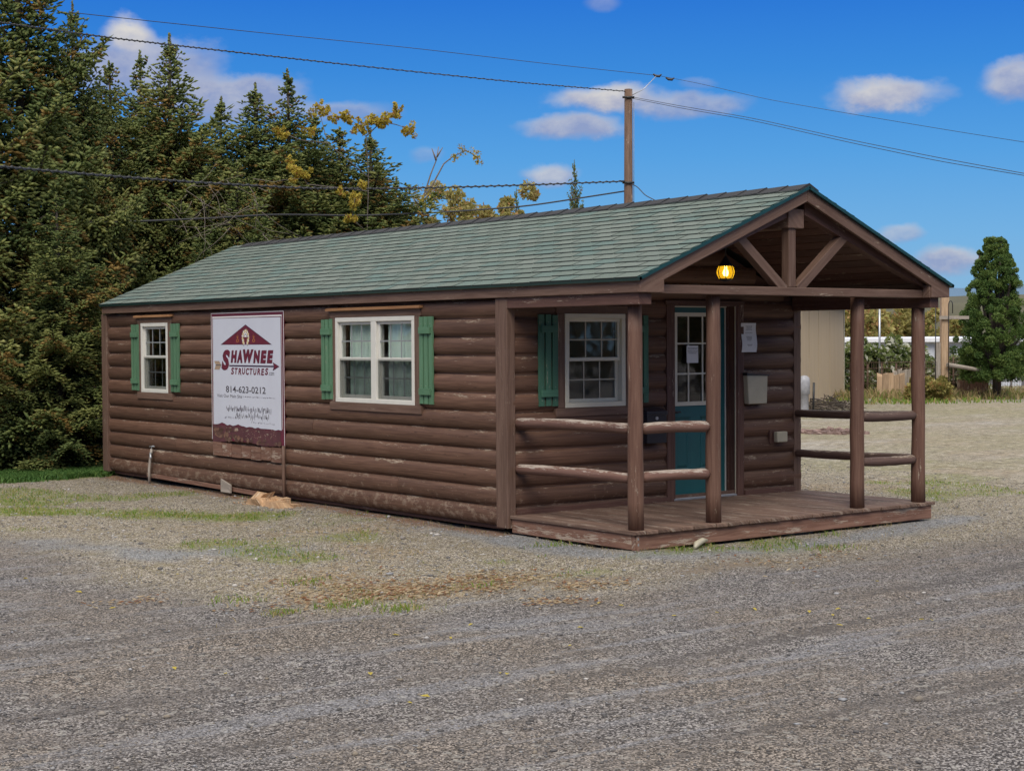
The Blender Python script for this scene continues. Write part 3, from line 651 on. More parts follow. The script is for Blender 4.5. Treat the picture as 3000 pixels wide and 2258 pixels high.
for i in (1, 2):
    q = gx0+(gx1-gx0)*i/3; b.box(q-.009, q+.009, .09, .099, gz0+e, gz1-e, CREAM); q = gz0+(gz1-gz0)*i/3+.005; b.box(gx0+e, gx1-e, .0915, .0975, q-.009, q+.009, CREAM)
b.build('grille', door)
b = MB(); b.box(gx0+e, gx1-e, .101, .107, gz0+e, gz1-e, GLASS); b.build('pane', door)
b = MB(); b.tube([(2.2, .088, .93), (2.2, .05, .93), (2.205, .035, .93), (2.25, .035, .922), (2.29, .04, .928), (2.31, .045, .922)], [.012, .012, .012, .011, .009, .007], IRON, 8)
b.lathe((2.2, .088, .93), [(.0, -.035), (.028, -.03), (.03, .03), (0, .035)], IRON, 12); b.build('handle', door)

# deck
b = MB(); nb = 29; bw = (W+.11)/nb
for i in range(nb):
    x0 = -.045+i*bw; dz = random.gauss(0, .0012); ye = -D-.03+random.uniform(-.012, .01)
    b.hexa([(x, y, z) for x in (x0+.003, x0+bw-.004) for y in (ye, -.004) for z in (-.034+dz, dz)], DECK, 1)
deck = b.build('deck', cabin, bevel=.006)
b = MB(); b.box(-.022, W+.025, -D, -D+.038, -.172, -.036, SKIRT, 0); b.build('skirt_board', deck, bevel=.004)
b = MB(); b.box(-.024, .014, -D+.04, -.055, -.168, -.036, SKIRT, 1); b.build('skirt_board', deck, bevel=.004)
b = MB(); b.box(W-.014, W+.024, -D+.04, -.055, -.17, -.036, SKIRT, 1); b.build('skirt_board', deck, bevel=.004)
b = MB(); b.box(-.004, .03, -D-.012, -D-.0005, -.175, -.04, SKIRT, 2)
for z in (-.08, -.13): b.box(.006, .02, -D-.0145, -D-.012, z, z+.02, STEEL)
b.build('corner_cleat', deck)
for xx in (.3, 2.2, 3.8):
    b = MB(); b.box(xx-.2, xx+.2, -D+.1, -D+.3, -.27, -.172, OLDW); b.build('footing_block', deck)
b = MB(); b.box(.04, W-.1, -.03, -.0445+.0, .001, .062, TRIM, 0); b.box(.03, 2.015, -.075, -.045, .001, .05, DARKW, 0); b.box(3.156, W-.12, -.075, -.045, .001, .05, DARKW, 0); b.build('wall_base_board', cabin)

# porch posts
def post(x, y, ztop, r, sq=0):
    b = MB(); n = 9; zz = np.linspace(0, ztop, n); lean = random.gauss(0, .004)
    pts = [(x+lean*math.sin(i*.5)+random.gauss(0, .0015), y+random.gauss(0, .0015), z) for i, z in enumerate(zz)]
    if sq:
        b.hexa([(x+i*r, y+j*r, z) for i in (-1, 1) for j in (-1, 1) for z in (.001, ztop)], POST, 2); return b.build('porch_post', cabin, bevel=.014)
    b.tube(pts, [r*random.uniform(.95, 1.04)*(1.05-.1*i/len(pts)) for i, _ in enumerate(pts)], POST, 16, True, True, .05); return b.build('porch_post', cabin)
post(.072, -1.745, 1.998, .067); post(1.035, -1.745, 2.098, .068); post(3.03, -1.745, 2.098, .069); post(3.975, -1.745, 1.998, .07)
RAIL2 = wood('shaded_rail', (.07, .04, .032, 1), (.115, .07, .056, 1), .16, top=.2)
def rail(a, c, r, RAIL=RAIL):
    b = MB(); a = np.array(a); c = np.array(c); n = 9; pts = []; rr = []
    for i in range(n):
        t = i/(n-1); p = a+(c-a)*t; p[2] += .008*math.sin(3*t+a[0]); pts.append(p); rr.append(r*random.uniform(.94, 1.06)*(1 if 0 < i < n-1 else .62))
    d = (c-a)/np.linalg.norm(c-a); pts = [pts[0]-0*d, pts[0]+.045*d]+pts[1:-1]+[pts[-1]-.045*d, pts[-1]]; rr = [rr[0], rr[1]]+rr[1:-1]+[rr[-2], rr[-1]]
    b.tube(pts, rr, RAIL, 12, True, True, .06); b.build('porch_rail', cabin)
rail((.06, -.03, .892), (.066, -1.69, .898), .051); rail((.06, -.03, .445), (.066, -1.69, .455), .05)
rail((.14, -1.745, .897), (.97, -1.745, .889), .05); rail((.14, -1.745, .463), (.97, -1.745, .452), .048)
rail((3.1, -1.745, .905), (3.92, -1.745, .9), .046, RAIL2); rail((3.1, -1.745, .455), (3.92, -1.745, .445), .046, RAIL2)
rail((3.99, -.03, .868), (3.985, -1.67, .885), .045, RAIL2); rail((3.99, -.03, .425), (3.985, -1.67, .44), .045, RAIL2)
# plates, tie beam, king post, struts, rafters
for x0, x1 in ((-.068, .085), (W-.15, W-.015)):
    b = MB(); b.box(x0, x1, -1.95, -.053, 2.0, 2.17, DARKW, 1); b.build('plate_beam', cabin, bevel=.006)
b = MB(); b.box(.16, 3.87, -1.9, -1.8, 2.1, 2.18, TRIM, 0); b.build('tie_beam', cabin, bevel=.006)
b = MB(); b.box(1.882, 1.978, -1.9, -1.805, 2.181, 2.76, TRIM, 2); b.build('king_post', cabin, bevel=.006)
b = MB(); b.box(1.857, 2.07, -1.92, -.003, 2.738, 2.92, TRIM, 1); b.build('ridge_beam', cabin, bevel=.006)
for sgn in (-1, 1):
    b = MB(); xa = 1.93+sgn*.13; xb = 1.93+sgn*.78
    b.beam((xa-sgn*.04, -1.85, 2.155), (xb, -1.85, 2.70), .095, .092, TRIM); b.build('strut', cabin, bevel=.006)
und = lambda x: 3.06-PITCH*abs(x-W/2)          # underside of roof deck
for sgn in (-1, 1):
    b = MB(); xe = W/2+sgn*1.94; xr = W/2+sgn*.07
    b.prism([(xr, -1.9, und(xr)-.01), (xe, -1.9, und(xe)-.01), (xe, -1.9, max(und(xe)-.13, 2.17)), (xr, -1.9, und(xr)-.16)], (0, .09, 0), DARKW); b.build('rafter', cabin)
b = MB(); b.box(3.85, 4.02, -1.985, -1.9, 2.1, 2.23, TRIM); b.build('beam_end_block', cabin, bevel=.005)
b = MB(); b.box(.04, .19, -1.985, -1.9, 2.1, 2.215, TRIM); b.build('beam_end_block', cabin, bevel=.005)
# roof
YF, YB = -2.02, L-.03; XE = .125
SL = math.hypot(W/2+XE, (W/2+XE)*PITCH); sd = np.array([1, 0, PITCH])/math.hypot(1, PITCH)   # up-slope direction for the near slope
nrm = np.array([-PITCH, 0, 1])/math.hypot(1, PITCH)
ez = ZR-(W/2+XE)*PITCH
roofmeshes = []
def slope(mir):
    b = MB(); fr = (lambda p: np.array([W-p[0], p[1], p[2]])) if mir else (lambda p: p)
    e0 = np.array([-XE, 0, ez])
    P = lambda s, y, h: fr(e0+sd*s+nrm*h+np.array([0, y, 0]))
    b.hexa([P(s, y, h) for s in (.003, SL) for y in (YF+.004, YB-.004) for h in (-.018, -.002)], UNDER)
    rows = 17; ex = SL/rows; tw = .305
    for r in range(rows):
        off = (r % 2)*tw/2+random.uniform(-.012, .012); y = YF-off
        while y < YB:
            a, c = max(y, YF), min(y+tw-.012, YB)
            if c-a > .01:
                rn = (random.random(), random.random()); s0 = r*ex-.012*random.random()*(r > 0)-(.012 if r == 0 else 0); s1 = min((r+1)*ex+.03, SL)
                hl = .012+random.uniform(-.0015, .003); hu = .001
                q = [P(s0, a, hl), P(s0, c, hl), P(s1, c, hu), P(s1, a, hu)]
                u = [(a, s0), (c, s0), (c, s1), (a, s1)]
                b.poly(q if mir else q[::-1], SHING, u if mir else u[::-1], rn)
                b.poly([P(s0, a, -.001), P(s0, c, -.001), P(s0, c, hl), P(s0, a, hl)], UNDER)
            y += tw
    return b
near = slope(False); far = slope(True)
roof = near.build('roof', cabin); far.build('roof_slope', roof)
b = MB(); K = 40; yy = np.linspace(YF-.004, YB-.35, K+1)
for i in range(K):                                  # ridge caps, each lapping the next
    h = .02+random.uniform(-.0015, .002); a, c = yy[i], yy[i+1]+.012; rn = (random.random(), random.random())
    for sgn in (-1, 1):
        q = [(W/2, a, ZR+h+.007), (W/2, c, ZR+h), (W/2+sgn*.13, c, ZR-.13*PITCH+h-.005), (W/2+sgn*.13, a, ZR-.13*PITCH+h+.003)]
        b.poly(q, RIDGEM, None, rn); b.poly([q[3], q[2], (q[2][0], c, q[2][2]-.026), (q[3][0], a, q[3][2]-.026)], RIDGEM, None, rn)
    b.poly([(W/2, a, ZR+h+.012), (W/2+.13, a, ZR-.13*PITCH+h+.003), (W/2+.13, a, ZR-.13*PITCH-.02), (W/2, a, ZR-.02), (W/2-.13, a, ZR-.13*PITCH-.02), (W/2-.13, a, ZR-.13*PITCH+h+.003)], RIDGEM, None, rn)
b.build('ridge_cap', roof)
b = MB()
for mir in (0, 1):
    fr = (lambda p: np.array([W-p[0], p[1], p[2]])) if mir else (lambda p: np.array(p))
    e0 = np.array([-XE, 0, ez]); P = lambda s, y, h: fr(e0+sd*s+nrm*h+np.array([0, y, 0]))
    for ya, yb in ((YF-.012, YF+.02), (YB-.02, YB+.012)):
        b.hexa([P(s, y, h) for s in (-.008, SL+.001) for y in (ya, yb) for h in (-.026, .0035)], TEAL)
    b.hexa([P(s, y, h) for s in (-.012, .02) for y in (YF-.012, YB+.012) for h in (-.026, .0025)], TEAL)
b.build('drip_edge', roof)
b = MB()                                            # soffit boards under the porch roof
for mir in (0, 1):
    fr = (lambda p: np.array([W-p[0], p[1], p[2]])) if mir else (lambda p: np.array(p)); nS = 15
    e0 = np.array([-XE+.02, 0, ez]); P = lambda s, y, h: fr(e0+sd*s+nrm*h+np.array([0, y, 0]))
    for i in range(nS):
        s0, s1 = SL*i/nS+.006, SL*(i+1)/nS-.006
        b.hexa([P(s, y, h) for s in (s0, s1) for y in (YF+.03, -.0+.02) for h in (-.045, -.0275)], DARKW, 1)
    b.hexa([P(s, y, h) for s in (0, SL) for y in (YF+.03, YB-.03) for h in (-.027, -.0185)], UNDER)
b.build('soffit', roof)
# fascia
for sgn in (-1, 1):
    X = lambda x: W/2+sgn*(W/2-x); b = MB()
    tl = lambda x: ZR-.028-PITCH*(W/2-x)
    b.prism([(X(-.096), -2.0, 2.105), (X(.19), -2.0, 2.105), (X(.19), -2.0, 2.217), (X(W/2), -2.0, 2.988), (X(W/2), -2.0, tl(W/2)), (X(-.096), -2.0, tl(-.096))], (0, .034, 0), TRIM); b.build('barge_board', cabin, bevel=.004)
    b = MB(); b.prism([(X(-.096), YB-.034, 2.105), (X(.19), YB-.034, 2.105), (X(.19), YB-.034, 2.217), (X(W/2), YB-.034, 2.988), (X(W/2), YB-.034, tl(W/2)), (X(-.096), YB-.034, tl(-.096))], (0, .034, 0), TRIM); b.build('barge_board', cabin)
    b = MB(); xa, xb = sorted((X(-.096), X(-.062)))
    for y0, y1 in ((-1.965, 3.1), (3.103, YB-.036)): b.box(xa, xb, y0, y1, 2.105, ez-.012, TRIM, 1)
    b.build('fascia_board', cabin, bevel=.004)
    b = MB(); xa, xb = sorted((X(-.06), X(.02))); b.box(xa, xb, .0, YB-.04, 2.112, 2.125, DARKW, 1); b.build('eave_soffit', cabin)

# ------------------------------------------------------------------ banner on the long wall
SY = 6.134
banner = thing('banner', 'tall white and maroon building company banner, torn at the bottom, on the log wall', 'sign', (-.055, 5.21, .3))
FB = lambda p: np.array([-.052-p[1], SY-p[0], p[2]])
b = MB(FB); b.box(-.008, 1.838, -.008, 0, .47, 2.057, MAROON)
b.build('backing', banner)
b = MB(FB); g = .0015
def strip(s0, s1, z0, z1, mat, h): b.box(s0, s1, h-.0012, h, z0, z1, mat)
strip(-.006, 1.836, 2.049, 2.056, WHITEM, .0025); strip(-.006, .002, .47, 2.049, WHITEM, .0025); strip(1.828, 1.836, .3, 2.049, WHITEM, .0025)
strip(.03, 1.79, 1.995, 2.012, WHITEM, .0025); strip(.03, .036, .66, 1.995, WHITEM, .0025); strip(1.784, 1.79, .66, 1.995, WHITEM, .0025)
b.build('border', banner)
b = MB(FB); N = 24; top = []; 
bot = [(.05+1.715*i/N, .668-.022*i/N+random.uniform(-.008, .008)+(.02 if i in (3, 4, 9) else 0)) for i in range(N+1)]
pts = [(1.765, .003, 1.984), (.05, .003, 1.988)]+[(s, .003, z) for s, z in bot]
b.prism(pts, (0, .002, 0), BANW); b.build('white_panel', banner)
def sheet(poly, mat, h, b): b.poly([(s, h, z) for s, z in poly], mat)
def text_polys(txt, s0, s1, z0, z1, bold, shear, mat, h, b, stretch=True):
    cu = bpy.data.curves.new('t', 'FONT'); cu.body = txt; cu.shear = shear; cu.offset = bold; cu.resolution_u = 3
    o = bpy.data.objects.new('t', cu); COL.objects.link(o); dg = bpy.context.evaluated_depsgraph_get(); dg.update()
    me = bpy.data.meshes.new_from_object(o.evaluated_get(dg)); co_ = np.array([v.co[:2] for v in me.vertices]); lo = co_.min(0); hi = co_.max(0)
    q = (co_-lo)/(hi-lo)*np.array([s1-s0, z1-z0])+np.array([s0, z0])
    for p in me.polygons: b.poly([(q[i][0], h, q[i][1]) for i in p.vertices], mat)
    bpy.data.objects.remove(o); bpy.data.curves.remove(cu); bpy.data.meshes.remove(me)
b = MB(FB)
def shadowed(txt, s0, s1, z0, z1, bold, shear):
    text_polys(txt, s0-.012, s1-.01, z0-.004, z1-.004, bold, shear, SHADOWINK, .0058, b); text_polys(txt, s0, s1, z0, z1, bold, shear, MAROON2, .0066, b)
shadowed('S', .28, .5, 1.345, 1.6, .055, .2)
for i, (ch, a, c, lo, hi) in enumerate((('H', .535, .68, 1.44, 1.592), ('A', .69, .815, 1.438, 1.596), ('W', .85, 1.1, 1.44, 1.604), ('N', 1.11, 1.265, 1.438, 1.594), ('E', 1.285, 1.425, 1.438, 1.592), ('E', 1.445, 1.585, 1.44, 1.594))):
    shadowed(ch, a-.006, c+.006, lo, hi, .065, .18)
cs = np.linspace(.515, 1.47, 11)
for i, ch in enumerate('STRUCTURES'): text_polys(ch, cs[i]+.006, cs[i+1]-.008, 1.292+.004*(i % 2), 1.379-.003*(i % 3), .04, .15, MAROON2, .0062, b)
text_polys('.com', 1.475, 1.603, 1.293, 1.33, .0, 0, INK, .0062, b)
text_polys('814-623-0212', .384, 1.395, 1.069, 1.151, .012, 0, INK, .0062, b)
text_polys('Visit Our Main Site', .144, .8, 1.006, 1.045, .0, 0, INK, .0062, b)
# the worn-away lines below: only flecks of the letters are left
for (s0, s1, z, hh, n) in ((.82, 1.62, 1.024, .016, 42), (.38, 1.52, .868, .075, 60), (.62, 1.47, .79, .08, 40), (.34, .77, .76, .03, 16), (1.03, 1.6, .715, .025, 18)):
    for i in range(n):
        s = s0+(s1-s0)*(i+random.random()*.6)/n; w = random.uniform(.004, .016); h2 = hh*random.uniform(.25, 1); zz = z+random.uniform(-.25, .25)*hh; k = random.uniform(-.4, .4)*h2
        sheet([(s, zz-h2/2), (s+w, zz-h2/2+.003), (s+w+k*.4, zz+h2/2), (s+k*.4, zz+h2/2-.004)], INK if random.random() < .8 else SHADOWINK, .0062, b)
b.build('lettering', banner)
b = MB(FB)
sheet([(.25, 1.66), (1.557, 1.66), (.907, 1.906)], SHADOWINK, .0058, b); sheet([(.285, 1.665), (1.525, 1.665), (.907, 1.897)], MAROON2, .0064, b)
cx, cz = .907, 1.745
for i in range(25):
    a = R(-62+304*i/24); c_, s_ = math.cos(a), math.sin(a); r0, r1 = .52, 1.0+random.uniform(-.05, .06)
    ax, az = .1, .108; tx, tz = -s_*.011, c_*.011
    p0 = (cx+c_*ax*r0, cz+s_*az*r0); p1 = (cx+c_*ax*r1, cz+s_*az*r1); pm = ((p0[0]*.4+p1[0]*.6), (p0[1]*.4+p1[1]*.6))
    sheet([p0, (pm[0]+tx, pm[1]+tz), p1, (pm[0]-tx, pm[1]-tz)], FEATH if i % 3 else WHITEM, .0070, b)
    sheet([(p1[0]+tx*.4, p1[1]+tz*.4), (p1[0]-tx*.4, p1[1]-tz*.4), (cx+c_*ax*1.12, cz+s_*az*1.12)], INK, .0071, b)
for rr, m_ in ((.05, WHITEM), (.036, INK), (.026, WHITEM)):
    sheet([(cx+rr*math.cos(t), cz+.008+rr*1.1*math.sin(t)) for t in np.linspace(0, math.pi, 10)], m_, .0074+(.05-rr)*.02, b)
for s_ in (-1, 1):
    sheet([(cx+s_*.04, 1.735), (cx+s_*.055, 1.735), (cx+s_*.05, 1.665), (cx+s_*.035, 1.668)], FEATH, .0074, b)
    sheet([(cx+s_*.04, 1.666), (cx+s_*.05, 1.666), (cx+s_*.042, 1.642)], INK, .0074, b)
    sx = cx+s_*.205
    for k in range(12):
        a0, a1 = R(30*k), R(30*k+30); f = lambda a, r: (sx+r*math.cos(a), 1.71+r*.6*math.sin(a))
        sheet([f(a0, .034), f(a1, .034), f(a1, .024), f(a0, .024)], ORANGE, .007, b)
    for dx, dz in ((-.035, .06), (0, .075), (.03, .055)): sheet([(sx-.006, 1.735), (sx+.006, 1.735), (sx+dx, 1.72+dz)], ORANGE, .0072, b)
b.build('emblem', banner)
b = MB(FB)
sheet([(.077, 1.457), (.211, 1.457), (.262, 1.412), (.115, 1.412)], TANINK, .0066, b); sheet([(.081, 1.35), (.215, 1.35), (.262, 1.4), (.115, 1.4)], TANINK, .0066, b)
sheet([(.115, 1.401), (.262, 1.401), (.262, 1.411), (.115, 1.411)], INK, .0068, b)
sheet([(.48, 1.392), (1.6, 1.392), (1.6, 1.41), (.48, 1.41)], SHADOWINK, .0064, b)
sheet([(1.573, 1.452), (1.733, 1.401), (1.571, 1.348), (1.6, 1.401)], SHADOWINK, .0068, b); sheet([(1.583, 1.443), (1.72, 1.402), (1.583, 1.362), (1.612, 1.402)], MAROON2, .0074, b)
b.build('arrow', banner)
b = MB(FB)                                        # remains of the lower, torn sheet
b.prism([(0, .001, .66), (1.74, .001, .63), (1.74, .001, .46), (1.3, .001, .44), (.7, .001, .5), (.52, .001, .5), (.5, .001, .56), (.38, .001, .45), (.02, .001, .44)], (0, .002, 0), plain('faded_maroon', (.105, .03, .036, 1), .7, .35, nscale=7))
for i in range(90):
    s = random.uniform(.7, 1.7) if i < 70 else random.uniform(.05, .5); z = .5+random.random()*.12; w = random.uniform(.006, .03)
    z += .03*(s > 1.3); sheet([(s, z), (s+w, z+random.uniform(-.01, .012)), (s+w*.7, z+.008)], TANINK if random.random() < .6 else BEIGE, .0042, b)
for i in range(70):
    s = random.uniform(.02, .6) if i < 46 else random.uniform(.6, 1.7); z = random.uniform(.46, .6) if i < 46 else random.uniform(.455, .5); w = random.uniform(.03, .12); hh = random.uniform(.015, .05)
    sheet([(s, z), (s+w*.5, z-hh*.4), (s+w, z+hh*.2), (s+w*.8, z+hh), (s+w*.2, z+hh*.8)], DARKW if i % 3 else SKIRT, .0045+i*.00002, b)
b.build('torn_lower_sheet', banner)
b = MB(); 
for i in range(7):
    y0 = SY-.02-i*.25; b.box(-.0575, -.044, y0-.235, y0, .27+.01*math.sin(i*3), .43+.01*math.cos(i), SKIRT, 1)
b.build('backing_board', banner)
b = MB(); b.tube([(-.07, SY-1.835, .47), (-.075, SY-1.84, .3), (-.08, SY-1.85, .1), (-.075, SY-1.85, -.19)], .022, TRIM, 8)
b.build('conduit', None, (-.075, SY-1.85, -.2), 'brown conduit pipe running down the log wall below the banner edge', 'pipe')

# ------------------------------------------------------------------ things on the cabin
t = thing('pendant_lamp', 'lit amber glass porch lantern hanging from the gable', 'lamp', (2.03, -.91, 2.25))
AMB = NT('amber_glass'); AMB.t.nodes.remove(AMB.b)
tl = AMB.n('BsdfTranslucent', {'Color': (.42, .24, .008, 1)}); tp = AMB.n('BsdfTransparent', {'Color': (.92, .62, .12, 1)}); mx = AMB.n('MixShader'); mx.inputs[0].default_value = .45
AMB.t.links.new(tl.outputs[0], mx.inputs[1]); AMB.t.links.new(tp.outputs[0], mx.inputs[2]); AMB.t.links.new(mx.outputs[0], AMB.out.inputs[0])
BUL = NT('lit_bulb'); BUL.p(Emission_Color=(1, .9, .68, 1), Emission_Strength=26.); BUL.base((1, .9, .7, 1))
c = (2.03, -.91, 2.358)
prof = [(.064, -.066), (.077, -.046), (.089, -.01), (.089, .015), (.079, .045), (.068, .064)]
b = MB(); b.lathe(c, prof, AMB.m, 24); b.build('glass_shade', t)
b = MB(); b.lathe(c, [(.0, -.04), (.02, -.035), (.03, -.008), (.024, .018), (.013, .035), (.013, .06)], BUL.m, 16); b.build('bulb', t)
b = MB()
for k in range(7):
    a = 2*math.pi*k/7+.35; b.tube([(c[0]+(r+.002)*math.cos(a), c[1]+(r+.002)*math.sin(a), c[2]+z) for r, z in prof], .0045, IRON, 5)
b.lathe(c, [(.03, -.085), (.062, -.075), (.064, -.06), (.05, -.058)], IRON, 20); b.lathe(c, [(0, -.098), (.012, -.09), (.03, -.085)], IRON, 12)
b.lathe(c, [(.05, .06), (.072, .062), (.07, .075), (.05, .1), (.026, .135), (.012, .16), (0, .165)], IRON, 20); b.build('cage', t)
b = MB(); b.tube([(2.03, -.91, 2.52), (2.03, -.91, 2.74)], .006, IRON, 6); b.build('stem', t)

t = thing('mailbox', 'black locked wall mailbox beside the porch door', 'mailbox', (1.78, -.1, .62))
b = MB(); b.box(1.645, 1.915, -.165, -.045, .625, .93, NAVY); b.build('body', t, bevel=.008)
b = MB(); b.hexa([(x, y, z) for x in (1.638, 1.922) for (y, z) in ((-.174, .915), (-.174, .955), (-.043, .932), (-.043, .992))], NAVY); b.build('lid', t, bevel=.006)
b = MB(); b.tube([(1.77, -.165, .885), (1.77, -.178, .885)], .018, STEEL, 14); b.build('lock', t)
t = thing('flyer_box', 'beige flyer holder with dark open top on the front logs', 'box', (3.3, -.09, .985))
b = MB(); b.hexa([(x0+(k*dx), y, z) for x0, dx in ((3.165, -.025), (3.445, .012)) for y in (-.12, -.044) for k, z in ((0, .988), (1, 1.3))], BEIGE); b.build('body', t, bevel=.01)
b = MB(); b.prism([(3.13, -.128, 1.3), (3.47, -.128, 1.29), (3.47, -.128, 1.302), (3.3, -.128, 1.302), (3.13, -.128, 1.33)], (0, .085, 0), IRON); b.build('lid', t)
t = thing('outlet_box', 'small beige weatherproof outlet cover low on the front logs', 'outlet', (3.66, -.08, .54))
b = MB(); b.box(3.545, 3.69, -.064, -.03, .54, .69, DARKW); b.build('back_plate', t, bevel=.004)
b = MB(); b.box(3.6, 3.765, -.125, -.065, .555, .672, BEIGE); b.build('cover', t, bevel=.012)
def notice(label, x0, x1, z0, z1, y, lines, wav=.006):
    t = thing('paper_notice', label, 'notice', ((x0+x1)/2, y, z0)); b = MB(); K = 10
    f = lambda z: wav*math.sin((z-z0)/(z1-z0)*6.3); sh = lambda z: .006*math.sin((z-z0)/(z1-z0)*5)*(wav > .003)
    for i in range(K):
        a, c = z0+(z1-z0)*i/K, z0+(z1-z0)*(i+1)/K
        for dy, fl in ((0, 1), (.0012, -1)):
            q = [(x0+sh(a), y-f(a)+dy, a), (x1+sh(a), y-f(a)+dy, a), (x1+sh(c), y-f(c)+dy, c), (x0+sh(c), y-f(c)+dy, c)]
            b.poly(q[::fl], PAPER, None, (.5, .5), True)
    b.build('paper', t); b = MB()
    for zt, w in lines:
        z = z0+(z1-z0)*zt; xm = (x0+x1)/2; wd = (x1-x0)*w/2
        x = xm-wd
        while x < xm+wd:
            l = random.uniform(.006, .02); b.poly([(x, y-f(z)-.0016, z), (x+l, y-f(z)-.0016, z), (x+l, y-f(z+.004)-.0016, z+.0045), (x, y-f(z+.004)-.0016, z+.0045)], INK); x += l+.005
    b.build('print', t)
notice('white printed notice sheet curling on the front logs right of the door', 3.112, 3.34, 1.55, 1.865, -.062, [(.88, .4), (.84, .3), (.8, .35), (.76, .4), (.66, .45), (.52, .35), (.48, .3), (.44, .3), (.4, .25), (.25, .3), (.22, .2)])
notice('small white paper notice taped to the door glass', 2.42, 2.588, 1.442, 1.625, .067, [(.85, .8), (.78, .7), (.68, .85), (.6, .8), (.54, .6)], .001)

# spigot, broken wood, stick
t = thing('water_spigot', 'grey standpipe tap against the far end of the long log wall', 'tap', (-.1, 7.88, -.2))
b = MB(); b.tube([(-.1, 7.9, -.2), (-.1, 7.9, -.02), (-.09, 7.87, .18), (-.08, 7.86, .26)], .02, OLDW, 8); b.build('pipe', t)
b = MB(); b.tube([(-.09, 7.87, .2), (-.13, 7.79, .2), (-.15, 7.74, .14)], [.018, .016, .014], STEEL, 8); b.build('spout', t)
b = MB(); b.tube([(-.08, 7.92, .29), (-.08, 7.78, .3)], .012, STEEL, 6); b.tube([(-.08, 7.86, .25), (-.08, 7.86, .3)], .008, STEEL, 6); b.build('handle', t)
def chunk():
    b = MB(); cx, cy = -.3, 4.1; z = -.21; K = 22; random.seed(3)
    for i in range(K):                               # a rotted log end: upright splinters of unequal length packed together
        a = random.uniform(-.36, .36); d = random.uniform(-.12, .12); hgt = random.uniform(.06, .13)*(1-abs(a)*.7)+(.1 if a > .27 else 0); w = random.uniform(.05, .1)
        x, y = cx+d, cy+a; tx, ty = random.gauss(0, .04), random.gauss(.03, .06)
        b.hexa([(x+i_*w*(.8 if k else 1)+(tx if k else 0), y+j*w*(.75 if k else 1.1)+(ty if k else 0), z+(hgt*random.uniform(.75, 1.1) if k else 0)) for i_ in (-1, 1) for j in (-1, 1) for k in (0, 1)], SPLIT, 2)
    for i in range(60):
        a = random.uniform(-.6, .6); d = random.uniform(-.25, .15); s = random.uniform(.01, .04); an = random.uniform(0, 3); x, y = cx+d, cy+a
        b.beam((x, y, z+.012), (x+s*2*math.cos(an), y+s*2*math.sin(an), z+.02), .012, .01, SPLIT, (0, 0, 1))
    b.build('broken_log', None, (cx, cy, -.2), 'splintered tan chunk of rotten log on the ground by the long wall', 'wood')
    b = MB()
    b.hexa([(-.12+i*.02, 5.55+j*.25, -.17+k*.1+(.06 if (j and k) else 0)) for i in (0, 1) for j in (0, 1) for k in (0, 1)], OLDW); b.build('scrap_board', None, (-.11, 5.67, -.2), 'grey scrap of board leaning on the base of the log wall', 'wood')
    b = MB(); P = [(.55, -2.0, -.175), (.6, -1.97, -.15), (.72, -1.92, -.13), (.8, -1.9, -.135)]; b.tube(P, [.012, .03, .028, .012], BEIGE, 8); b.build('pale_stone', None, (.67, -1.94, -.19), 'long pale stone poking out from under the front of the deck', 'stone')
chunk(); random.seed(11)

